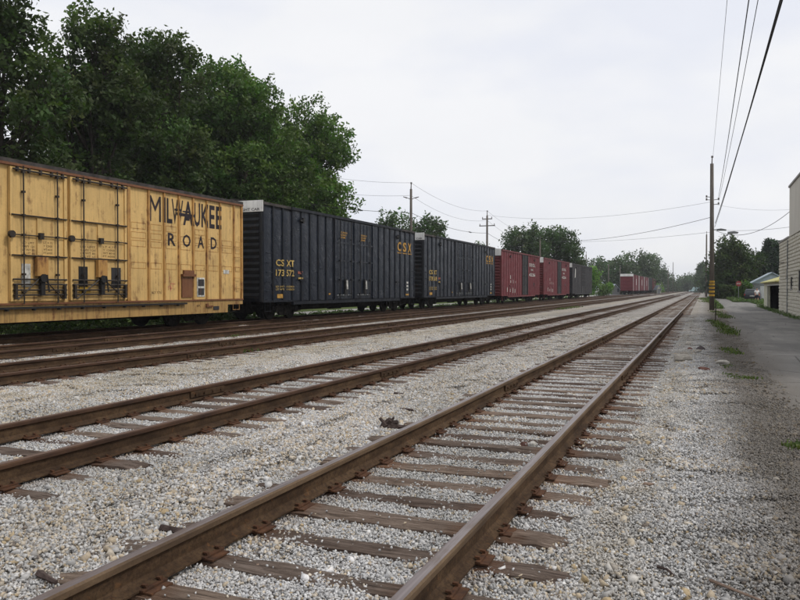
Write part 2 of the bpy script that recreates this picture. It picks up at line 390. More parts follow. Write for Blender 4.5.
# ------------------------------------------------------------------ the setting: ground
TR = {1: -2.03, 2: -5.98, 3: -11.5, 4: -15.5, 5: -19.2}
def tx5(y): 
    t = min(1, max(0, (y-140)/45)); return -19.2 + 1.55*(3*t*t-2*t**3)
def hgt(x, y):
    """ballast surface: cribs low beside the sleepers, humps between the tracks"""
    x = np.asarray(x, float); y = np.asarray(y, float)
    h = .018 + .030*vnoise(x, y, 1.7) + .012*vnoise(x, y, 6.3)
    for c in TR.values():
        d = np.abs(x-c); k = np.clip((1.72-d)/.40, 0, 1); h = h*(1-k) + (-.033 + .010*vnoise(x, y, 5))*k
    k = np.clip((x-.0)/1.3, 0, 1); h = h*(1-k) + (-.035)*k
    k = np.clip((-21.0-x)/1.5, 0, 1); h = h*(1-k) - .35*k
    return h
def sheet(name, xs, ys, zf, mat, kind='structure'):
    X, Y = np.meshgrid(xs, ys); Z = zf(X, Y)
    V = np.stack([X, Y, Z], -1).reshape(-1, 3); nx = len(xs)
    i, j = np.meshgrid(np.arange(nx-1), np.arange(len(ys)-1)); a = (j*nx+i).ravel()
    F = np.stack([a, a+1, a+nx+1, a+nx], -1)
    return tag(np_obj(name, V, F, mat, smooth=True), kind=kind)
gx = np.array([-3000, -600, -100, -60, -22.6, -22.4, 1.2, 1.4, 60, 200, 3000.]); gy = np.array([-200, -30, -8, 0, 50, 100, 200, 400, 705, 3000.])
sheet('ground', gx, gy, lambda X, Y: np.where((X > -22.5) & (X < 1.3), -.6, np.where(X < 0, -.36, -.062)) , 'earth')
xs = np.concatenate([np.arange(-22.6, -6.9, .22), np.arange(-6.8, 1.65, .08)]); ys = np.concatenate([np.arange(-3, 14, .09), np.arange(14, 40, .3), np.arange(40, 705, 12)])
sheet('ballast', xs, ys, lambda X, Y: hgt(X, Y) - .014 + .026*np.clip((Y*CY-X*SY-34)/8, 0, 1), 'ballast_far')
def alley_edge(y): return np.where(y < 40, .62 + .012*y, 1.1 + .0*y)
ay = np.concatenate([np.arange(-3, 60, .5), np.arange(60, 262, 4)])
def alley():
    V = []; F = []
    n = 9
    for j, y in enumerate(ay):
        l = .66 + .010*min(y, 50) + .10*math.sin(y*.7) + .06*math.sin(y*2.3); r = 5.4 if y < 75 else (5.2 + (y-75)*.004)
        for i in range(n):
            t = i/(n-1); V.append((l+(r-l)*t, y, -.020 - .012*(i == 0) + .006*math.sin(y*.4+t*5)))
    for j in range(len(ay)-1):
        for i in range(n-1): a = j*n+i; F.append((a, a+1, a+n+1, a+n))
    tag(np_obj('alley_road', V, F, 'alley_asphalt', smooth=True), kind='structure')
alley()
MB().box((-24, 196, -.03), (1.0, 202.5, .14)).box((1.0, 196, -.1), (60, 202.5, .02)).build('crossing_road', 'pale_road')['kind'] = 'structure'
MB().box((-31.5, 40, -.4), (-25.2, 400, -.335)).build('far_street', 'pale_road')['kind'] = 'structure'

# ------------------------------------------------------------------ ballast stones (uncountable)
PH = (1+5**.5)/2
ICO = np.array([(-1,PH,0),(1,PH,0),(-1,-PH,0),(1,-PH,0),(0,-1,PH),(0,1,PH),(0,-1,-PH),(0,1,-PH),(PH,0,-1),(PH,0,1),(-PH,0,-1),(-PH,0,1)], float)/math.sqrt(1+PH*PH)
ICOF = np.array([(0,11,5),(0,5,1),(0,1,7),(0,7,10),(0,10,11),(1,5,9),(5,11,4),(11,10,2),(10,7,6),(7,1,8),(3,9,4),(3,4,2),(3,2,6),(3,6,8),(3,8,9),(4,9,5),(2,4,11),(6,2,10),(8,6,7),(9,8,1)])
PAL = np.array([(.58,.58,.575),(.49,.49,.485),(.41,.41,.405),(.65,.645,.635),(.56,.50,.41),(.50,.42,.31),(.32,.31,.30),(.66,.655,.64),(.20,.17,.15),(.55,.55,.55),(.47,.475,.48),(.46,.36,.22)])
PW_F = np.array([.20,.19,.13,.12,.05,.03,.08,.06,.03,.06,.04,.01]); PW_C = np.array([.12,.11,.10,.08,.16,.12,.08,.05,.05,.05,.05,.03])
BOX = np.array([(-1,-1,-1),(1,-1,-1),(1,1,-1),(-1,1,-1),(-1,-1,1),(1,-1,1),(1,1,1),(-1,1,1)], float)*.62
BOXF = np.array([(0,3,2),(0,2,1),(4,5,6),(4,6,7),(0,1,5),(0,5,4),(1,2,6),(1,6,5),(2,3,7),(2,7,6),(3,0,4),(3,4,7)])
def stones(P, r, pw, flat=.75, squash=.9, ico=False):
    """crushed stone: randomly skewed angular chips (larger ones with more faces)"""
    n = len(P); base, fc = (ICO, ICOF) if ico else (BOX, BOXF); m_ = len(base)
    J = base[None] * (1 + rng.uniform(-.34, .34, (n, m_, 1))) + rng.uniform(-.26, .26, (n, m_, 3))
    sc = np.stack([rng.uniform(.9, 1.6, n), rng.uniform(.7, 1.15, n), rng.uniform(.45, .95, n)*flat/.75], -1)
    if ico: sc = np.clip(sc, .55, 1.2)
    J = J*sc[:, None]*r[:, None, None]
    q = rng.normal(size=(n, 4)); q[:, 1:3] *= squash; q /= np.linalg.norm(q, axis=1)[:, None]; w_, x, y, z = q[:,0], q[:,1], q[:,2], q[:,3]
    Rm = np.stack([1-2*(y*y+z*z), 2*(x*y-z*w_), 2*(x*z+y*w_), 2*(x*y+z*w_), 1-2*(x*x+z*z), 2*(y*z-x*w_), 2*(x*z-y*w_), 2*(y*z+x*w_), 1-2*(x*x+y*y)], -1).reshape(n,3,3)
    V = np.einsum('nij,nkj->nki', Rm, J) + np.asarray(P)[:, None]
    F = fc[None] + (np.arange(n)*m_)[:, None, None]
    c = PAL[rng.choice(len(PAL), n, p=pw/pw.sum())] * rng.uniform(.80, 1.15, (n, 1))
    return V.reshape(-1, 3), F.reshape(-1, 3), np.repeat(c, m_, 0)
tilecol = bpy.data.collections.new('ballast_tiles')
NV = 5
for kind, n, rr, pw in (('fine', 1700, (.0060, .0118), PW_F), ('coarse', 1350, (.0065, .0165), PW_C)):
    for v in range(NV):
        ra = rng.uniform(0, 6.2832, n); rd = .40*rng.random(n)**.5; rd = np.where(rng.random(n) < .25, rd*1.15, rd)
        P = np.stack([rd*np.cos(ra), rd*np.sin(ra), rng.uniform(-.013, .007, n) - np.maximum(rd-.34, 0)*.08], -1)
        r = rng.uniform(rr[0], rr[1], n)
        if kind == 'coarse': r[:12] = rng.uniform(.019, .030, 12)
        else: r[:5] = rng.uniform(.018, .026, 5)
        V, F, c = stones(P, r, pw)
        o = np_obj(f'tile_{"a" if kind == "fine" else "b"}{v}', V, F, 'ballast_stone', col=c, link=False); tilecol.objects.link(o)
pts = []
S = .40
for ix in range(-58, 5):
    for iy in range(-5, 116):
        x = ix*S + random.uniform(-.07, .07); y = iy*S + (ix % 2)*.2 + random.uniform(-.07, .07)
        d = -x*SY + y*CY; l = x*CY + y*SY
        if d > 42 or d < -1 or abs(l) > .62*max(d, 0) + 1.6: continue
        if x > 1.0 + .25*math.sin(y*1.3) + .15*math.sin(y*3.1): continue
        fine = any(abs(x-c) < 1.25 for c in (TR[1], TR[2])) or (x > -.8 + random.uniform(-.3, .3))
        if random.random() < .12: fine = not fine
        if x > .55 and random.random() < .30: continue
        e = .12; sx_ = float(hgt(x+e, y)-hgt(x-e, y))/(2*e); sy_ = float(hgt(x, y+e)-hgt(x, y-e))/(2*e)
        m3 = Vector((0,0,1)).rotation_difference(Vector((-sx_, -sy_, 1)).normalized()).to_matrix() @ Matrix.Rotation(random.uniform(0, 6.28), 3, 'Z')
        pts.append((x, y, float(hgt(x, y)), random.randrange(NV) + (0 if fine else NV), *m3.to_euler()))
pts = np.array(pts)
me = bpy.data.meshes.new('ballast_gravel'); me.vertices.add(len(pts)); me.vertices.foreach_set('co', pts[:, :3].astype(np.float32).ravel())
a = me.attributes.new('idx', 'INT', 'POINT'); a.data.foreach_set('value', pts[:, 3].astype(np.int32))
a = me.attributes.new('rz', 'FLOAT_VECTOR', 'POINT'); rv = np.zeros((len(pts), 3), np.float32); rv[:] = pts[:, 4:7]; a.data.foreach_set('vector', rv.ravel())
go = bpy.data.objects.new('ballast_gravel', me); COL.objects.link(go); go['kind'] = 'stuff'
ng = bpy.data.node_groups.new('scatter_tiles', 'GeometryNodeTree')
ng.interface.new_socket('Geometry', in_out='INPUT', socket_type='NodeSocketGeometry'); ng.interface.new_socket('Geometry', in_out='OUTPUT', socket_type='NodeSocketGeometry')
gi = ng.nodes.new('NodeGroupInput'); gout = ng.nodes.new('NodeGroupOutput'); ip = ng.nodes.new('GeometryNodeInstanceOnPoints')
ci = ng.nodes.new('GeometryNodeCollectionInfo'); ci.inputs['Collection'].default_value = tilecol; ci.inputs['Separate Children'].default_value = True; ci.inputs['Reset Children'].default_value = True
ai = ng.nodes.new('GeometryNodeInputNamedAttribute'); ai.data_type = 'INT'; ai.inputs['Name'].default_value = 'idx'
ar = ng.nodes.new('GeometryNodeInputNamedAttribute'); ar.data_type = 'FLOAT_VECTOR'; ar.inputs['Name'].default_value = 'rz'
ip.inputs['Pick Instance'].default_value = True
gl = ng.links.new
gl(gi.outputs[0], ip.inputs['Points']); gl(ci.outputs[0], ip.inputs['Instance']); gl(ai.outputs[0], ip.inputs['Instance Index']); gl(ar.outputs[0], ip.inputs['Rotation']); gl(ip.outputs[0], gout.inputs[0])
md = go.modifiers.new('scatter', 'NODES'); md.node_group = ng

# larger loose stones scattered over the ballast
def scatter(n, fx, fy, rr, pw):
    x = fx(n); y = fy(n); d = -x*SY + y*CY; l = x*CY + y*SY
    ok = (d > -.5) & (np.abs(l) < .6*np.abs(d)+1.2)
    for c in TR.values():
        for s in (-.752, .752): ok &= np.abs(x-c-s) > .085
    x, y = x[ok], y[ok]; r = rng.uniform(rr[0]**.5, rr[1]**.5, len(x))**2
    P = np.stack([x, y, hgt(x, y) + r*.25], -1)
    return stones(P, r, pw, flat=.62, squash=.3, ico=True)
U = lambda a, b: (lambda n: rng.uniform(a, b, n))
G = lambda c, s: (lambda n: rng.normal(c, s, n))
TAN = np.array([.04,.05,.08,.04,.3,.3,.04,.04,.03,.02,.02,.12])
sets = [scatter(2600, U(-4.9, -2.95), U(1, 16), (.013, .036), PW_C), scatter(500, U(-10.4, -7.1), U(5, 24), (.018, .045), PW_C),
        scatter(420, G(-.45, .16), U(2, 20), (.014, .036), TAN), scatter(900, U(-1.1, 1.3), U(1, 18), (.012, .030), PW_C),
        scatter(800, U(.1, 1.5), U(1, 24), (.010, .028), PW_C), scatter(260, U(-2.7, -1.35), U(1, 10), (.010, .022), TAN),
        scatter(900, U(-8.5, -3.0), U(2, 30), (.012, .032), PW_C)]
sets.append(scatter(1500, lambda n: .75+np.abs(rng.normal(0, .55, n)), U(3, 34), (.006, .016), PW_C))
# small chips lying on the sleepers
x = rng.uniform(-2.75, -.75, 900); y = rng.uniform(1.5, 9, 900); r = rng.uniform(.006, .012, 900)
sets.append(stones(np.stack([x, y, np.full(900, .010)], -1), r*.9, PW_F))
o_ = 0; VV = []; FF = []; CC = []
for V, F, c in sets: VV.append(V); FF.append(F + o_); CC.append(c); o_ += len(V)
tag(np_obj('loose_stones', np.concatenate(VV), np.concatenate(FF), 'ballast_stone', col=np.concatenate(CC)), kind='stuff')

# ------------------------------------------------------------------ tracks
RP = [(-.070,.008),(.070,.008),(.070,.019),(.024,.034),(.0085,.052),(.0085,.130),(.036,.146),(.037,.176),(.029,.188),(-.029,.188),(-.037,.176),(-.036,.146),(-.0085,.130),(-.0085,.052),(-.024,.034),(-.070,.019)]
def rail(parent, xf, y0, y1, mats, ph):
    ys = list(np.arange(y0, min(y1, 60), 3.0)) + list(np.arange(60, y1+.1, 10)) if y0 < 60 else list(np.arange(y0, y1+.1, 10))
    mb = MB(); n = len(RP); vs = []; fs = []; mi = []
    for y in ys:
        wx = .004*math.sin(y*.31+ph) + .003*math.sin(y*.83+2*ph); wz = .003*math.sin(y*.5+ph)
        vs += [(xf(y)+wx+p[0], y, p[1]+wz) for p in RP]
    for j in range(len(ys)-1):
        for i in range(n):
            a = j*n+i; b = j*n+(i+1)%n; fs.append((a, b, b+n, a+n)); mi.append(1 if i in (8,) else (0 if i in (5, 6, 7, 9, 10, 11) and i != 5 else 2))
    fs += [tuple(range(n))[::-1], tuple(range((len(ys)-1)*n, len(ys)*n))]; mi += [0, 0]
    mb.v = vs; mb.f = fs; mb.mi = mi
    return mb.build('rail', mats, parent)
def make_bar():
    mb = MB()
    for s in (-1, 1):
        mb.prism([(s*.012,.038),(s*.034,.046),(s*.034,.125),(s*.012,.135)], 'y', -.40, .40)
        for k in range(4):
            y = -.30+k*.2; mb.cyl((s*.034 if s > 0 else -.034-.024, y, .088), .019, .024, 'x', 6)
    return mb
bar_me = None
def tie_mesh(i):
    """a worn sleeper: split, gnawed ends, sagging top"""
    L, W, H = 1.30, .115, .17
    nx, ny = 14, 4; V = []; F = []
    rs = np.random.default_rng(100+i)
    e0, e1 = rs.uniform(-.05, .05, 2); bow = rs.uniform(-.02, .02)
    top = []
    for a in range(nx+1):
        t = a/nx*2-1
        for b in range(ny+1):
            u = b/ny*2-1
            x = t*L + (e0 if t < 0 else e1)*abs(t)**6 + (rs.uniform(-.035, .035) if a in (0, nx) else 0)
            y = u*W + bow*t*t + (rs.uniform(-.012, .012) if b in (0, ny) else 0)
            z = -.004*abs(u)**3*3 + rs.uniform(-.006, .003) - (rs.uniform(.0, .03) if a in (0, nx) else 0) - (rs.uniform(0, .022) if (b in (0, ny) and rs.random() < .35) else 0)
            V.append((x, y, z))
    n1 = ny+1
    for a in range(nx):
        for b in range(ny): k = a*n1+b; F.append((k, k+n1, k+n1+1, k+1))
    # skirt
    ring = [b for b in range(n1)] + [a*n1+ny for a in range(1, nx+1)] + [nx*n1+b for b in range(ny-1, -1, -1)] + [a*n1 for a in range(nx-1, 0, -1)]
    base = len(V)
    for k in ring: x, y, z = V[k]; V.append((x, y, -H))
    m_ = len(ring)
    for q in range(m_): F.append((ring[q], ring[(q+1) % m_], base+(q+1) % m_, base+q))
    me = bpy.data.meshes.new('tie'); me.from_pydata(V, [], F); me.materials.append(M['tie_wood']); me.update(); return me
TIES = [tie_mesh(i) for i in range(9)]
pm = MB(); pm.box((-.145,-.085,0),(.145,.085,.010)); pm.box((-.10,-.095,.012),(-.072,.095,.022)); pm.box((.072,-.095,.012),(.10,.095,.022))
for sx in (-1, 1):
    for sy in (-.055, .06): pm.box((sx*.082-.009, sy-.008, .010), (sx*.082+.009, sy+.008, .034)); pm.box((sx*.074-.015, sy-.011, .030), (sx*.074+.015, sy+.011, .040))
plate0 = pm.build('tie_plate', 'plate_rust'); PLATE = plate0.data; bpy.data.objects.remove(plate0)

def track(n, label, y0, ntie, yend, joints, mats, plates=True, ylast=600, vis=1.0):
    t = thing('railway_track', label, 'railway track', (TR[n], 0, 0))
    xf = (lambda y: 0.0) if n != 5 else (lambda y: tx5(y)-TR[5])
    global bar_me
    for s, js in ((-.752, joints[0]), (.752, joints[1])):
        r = rail(t, (lambda y, s=s: xf(y)+s), -6, ylast, mats, n+s)
        k = 0
        for j in js:
            for q in range(0, 4):
                y = j + q*11.9
                if y > 45: continue
                if bar_me is None: b = make_bar().build('joint_bar', 'rail_web', r); bar_me = b.data
                else: b = bpy.data.objects.new('joint_bar', bar_me); COL.objects.link(b); b.parent = r
                b.location = (xf(y)+s, y, .003)
    y = y0; st = random.Random(n*11); i = 0
    far = MB()
    while y < yend:
        if i < ntie:
            o = bpy.data.objects.new('tie', TIES[st.randrange(9)]); COL.objects.link(o); o.parent = t
            o.location = (xf(y) + st.uniform(-.06, .06), y, st.uniform(-.008, .010) * (1 if st.random() < .85 else 2.2) - .002 - .014*min(1, max(0, (y-30)/14)))
            o.rotation_euler = (st.uniform(-.02, .02), st.uniform(-.004, .004), st.uniform(-.03, .03) + (math.pi if st.random() < .5 else 0))
            o.scale = (1, st.uniform(.88, 1.1), 1)
            if plates:
                for s in (-.752, .752):
                    p = bpy.data.objects.new('tie_plate', PLATE); COL.objects.link(p); p.parent = o
                    mw = Matrix.LocRotScale(o.location, o.rotation_euler, o.scale)
                    p.matrix_local = mw.inverted() @ Matrix.Translation((xf(y)+s, y, .001))
        else:
            far.box((xf(y)-1.28, y-.11, -.15), (xf(y)+1.28, y+.11, st.uniform(-.030, -.008)))
        y += .51 + st.uniform(-.035, .035); i += 1
    if far.v: far.build('tie_rows', 'tie_wood', t)['kind'] = 'stuff'
    return t
jl = at(515, 385, .1); jr = at(626, 375, .1)
J2a = at(500, 352, .1)
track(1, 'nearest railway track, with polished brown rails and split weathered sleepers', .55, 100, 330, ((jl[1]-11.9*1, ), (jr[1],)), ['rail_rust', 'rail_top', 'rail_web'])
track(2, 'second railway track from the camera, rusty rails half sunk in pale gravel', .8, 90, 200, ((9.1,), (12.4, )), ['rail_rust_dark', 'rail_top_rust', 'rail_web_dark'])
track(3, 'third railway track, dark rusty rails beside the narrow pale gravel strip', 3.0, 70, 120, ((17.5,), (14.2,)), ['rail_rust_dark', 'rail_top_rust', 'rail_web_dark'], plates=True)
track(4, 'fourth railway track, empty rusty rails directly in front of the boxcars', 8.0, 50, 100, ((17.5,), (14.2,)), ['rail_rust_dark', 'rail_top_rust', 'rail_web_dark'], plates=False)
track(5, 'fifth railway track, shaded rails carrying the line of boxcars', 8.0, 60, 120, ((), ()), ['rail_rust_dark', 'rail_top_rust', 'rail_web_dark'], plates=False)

# ------------------------------------------------------------------ boxcars
SX = 1.55        # side of the car from its centre
def side_profile(posts, hw=.045, base=1.495, top=1.55):
    """(y, x) breakpoints of the ribbed side; flat face between the posts"""
    pts = []
    for p in posts: pts += [(p-hw, base), (p-hw*.7, top), (p+hw*.7, top), (p+hw, base)]
    return pts
def prof_x(pts, y, base=1.495):
    for i in range(len(pts)-1):
        if pts[i][0] <= y <= pts[i+1][0]:
            t = (y-pts[i][0])/max(1e-6, pts[i+1][0]-pts[i][0]); return pts[i][1]*(1-t) + pts[i+1][1]*t
    return base
def lettering(txt, y0, y1, z0, z1, mat, parent, prof=None, base=1.495, bold=.02, name='lettering', lift=.006, spacing=1.0):
    cu = bpy.data.curves.new('t', 'FONT'); cu.body = txt; cu.size = 1; cu.offset = bold; cu.space_character = spacing; cu.resolution_u = 2; cu.fill_mode = 'FRONT'
    to = bpy.data.objects.new('t', cu); COL.objects.link(to); dg = bpy.context.evaluated_depsgraph_get(); dg.update()
    me = bpy.data.meshes.new_from_object(to.evaluated_get(dg)); bpy.data.objects.remove(to)
    bm = bmesh.new(); bm.from_mesh(me); bpy.data.meshes.remove(me)
    xs = [v.co.x for v in bm.verts]; ysv = [v.co.y for v in bm.verts]
    a, b, c, d = min(xs), max(xs), min(ysv), max(ysv)
    for v in bm.verts: v.co = Vector((0, y0+(v.co.x-a)/(b-a)*(y1-y0), z0+(v.co.y-c)/(d-c)*(z1-z0)))
    if prof:
        for (yy, _) in prof:
            if y0 < yy < y1: bmesh.ops.bisect_plane(bm, geom=bm.verts[:]+bm.edges[:]+bm.faces[:], plane_co=(0, yy, 0), plane_no=(0, 1, 0))
    for v in bm.verts: v.co.x = (prof_x(prof, v.co.y, base) if prof else base) + lift
    me = bpy.data.meshes.new(name); bm.to_mesh(me); bm.free(); me.materials.append(M[mat])
    o = bpy.data.objects.new(name, me); COL.objects.link(o); o.parent = parent; return o

# running gear, shared
def truck_parts():
    sf = MB()
    poly = [(-1.18,.52),(-1.12,.80),(-.72,.84),(-.42,.90),(.42,.90),(.72,.84),(1.12,.80),(1.18,.52),(.92,.50),(.66,.60),(.40,.38),(-.40,.38),(-.66,.60),(-.92,.50)]
    for s in (-1, 1): sf.prism(poly, 'x', s*1.03-.07, s*1.03+.07)
    for s in (-1, 1):
        for k in range(-1, 2): sf.cyl((s*1.13, k*.13, .46), .062, .26, 'z', 8)
    sf.box((-1.15, -.17, .62), (1.15, .17, .86))
    for e in (-.89, .89):
        for s in (-1, 1): sf.cyl((s*1.10-(.10 if s < 0 else 0), e, .65), .13, .10, 'x', 10)
    wh = MB()
    for s in (-1, 1):
        wh.cyl((s*.752-.07, 0, 0), .46, .14, 'x', 24); wh.cyl((s*.752-(.05 if s > 0 else -.05)-.0, 0, 0), .49, .03, 'x', 24)
    wh.cyl((-1.0, 0, 0), .085, 2.0, 'x', 10)
    return sf, wh
SFm = WHm = None
def add_truck(car, yl):
    global SFm, WHm
    if SFm is None:
        sf, wh = truck_parts(); t = sf.build('truck', 'truck_steel', car); SFm = t.data
        w_ = wh.build('wheelset', 'truck_steel', t, smooth=False); WHm = w_.data; w_.location = (0, -.89, .65)
        w2 = bpy.data.objects.new('wheelset', WHm); COL.objects.link(w2); w2.parent = t; w2.location = (0, .89, .65)
    else:
        t = bpy.data.objects.new('truck', SFm); COL.objects.link(t); t.parent = car
        for e in (-.89, .89): w2 = bpy.data.objects.new('wheelset', WHm); COL.objects.link(w2); w2.parent = t; w2.location = (0, e, .65)
    t.location = (0, yl, 0)
def car_shell(car, hl, zs, zt, mats, tshift=2.6, endbrd=None, ladder=True, body='body'):
    """core box, roof, corrugated ends, underframe, couplers, trucks"""
    mb = MB(); mb.box((-1.48, -hl, zs), (1.48, hl, zt-.12)); mb.build(body, mats['body'], car)
    rf = MB(); rf.prism([(-1.56, zt-.14), (1.56, zt-.14), (1.56, zt-.02), (0, zt+.12), (-1.56, zt-.02)], 'y', -hl-.02, hl+.02)
    n = int(hl*2/1.0)
    for k in range(n+1):
        y = -hl + k*2*hl/n; rf.prism([(-1.50, zt-.01), (1.50, zt-.01), (0, zt+.155)], 'y', y-.03, y+.03)
    rf.build('roof', mats['roof'], car)
    for s in (-1, 1):
        e = MB(); nr = 14
        for k in range(nr):
            z = zs+.15 + k*(zt-.55-zs)/nr
            e.prism([(z, s*hl), (z+.10, s*(hl+.07)), (z+.20, s*hl)], 'x', -1.36, 1.36) if False else e.add(
                [(-1.36, s*hl, z), (1.36, s*hl, z), (1.36, s*(hl+.07), z+.12), (-1.36, s*(hl+.07), z+.12), (-1.36, s*hl, z+.24), (1.36, s*hl, z+.24)],
                [(0,1,3,2)[::1] if False else (0,1,2,3), (3,2,5,4), (0,3,4), (1,5,2)])
        for q in (-1, 1): e.box((min(q*1.40, q*1.52), min(s*hl, s*(hl+.05)), zs), (max(q*1.40, q*1.52), max(s*hl, s*(hl+.05)), zt-.15))
        e.build('end_wall', mats['end'], car)
        c = MB(); y0, y1 = sorted((s*(hl-.4), s*(hl+.40))); c.box((-.16, y0, .86), (.16, y1, 1.12))
        y0, y1 = sorted((s*(hl+.40), s*(hl+.72))); c.box((-.20, y0, .84), (.10, y1, 1.14)); c.tube([(.2, s*(hl+.1), 1.0), (.3, s*(hl+.3), .62), (.15, s*(hl+.65), .55)], .025, 6)
        c.build('coupler', 'truck_steel', car)
    uf = MB(); uf.box((-.35, -hl+.3, .55), (.35, hl-.3, zs+.1)); uf.box((-.9, -hl+4.4, .62), (.9, hl-4.4, zs)); 
    for y in np.arange(-hl+1.0, hl-.9, 1.5): uf.box((-1.45, y-.06, zs-.14), (1.45, y+.06, zs+.02))
    uf.cyl((.55, -1.2, zs-.30), .22, 1.3, 'y', 10); uf.box((.5, 1.6, zs-.42), (1.1, 2.3, zs-.05)); uf.tube([(.9, -hl+3, zs-.18), (.9, hl-3, zs-.18)], .03, 5)
    uf.build('underframe', 'truck_steel', car)
    for s in (-1, 1): add_truck(car, s*(hl-tshift))
    if endbrd:
        b = MB().box((-1.545, -hl-.09, zt-.56), (1.545, -hl-.045, zt-.01)).build('height_board', 'white_board', car)
        o = lettering('EXCESS HEIGHT', 0, 1, 0, 1, 'black_steel', b)
        for v in o.data.vertices: v.co = Vector((-.5 + v.co.y*1.85, -hl-.096, zt-.50 + v.co.z*.15))
    if ladder:
        for s in (-1, 1):
            ld = MB()
            for k in range(5):
                z = zs+.45+k*.42
                if z > zs+2.3: break
                y = s*(hl-.42); ld.tube([(1.55, y-.22, z), (1.615, y-.22, z), (1.615, y+.22, z), (1.55, y+.22, z)], .013, 5)
            ld.tube([(1.50, s*(hl-.64), zs), (1.50, s*(hl-.64), zs-.42), (1.50, s*(hl-.20), zs-.42), (1.50, s*(hl-.20), zs)], .018, 5)
            ld.build('grab_irons', mats['post'], car)

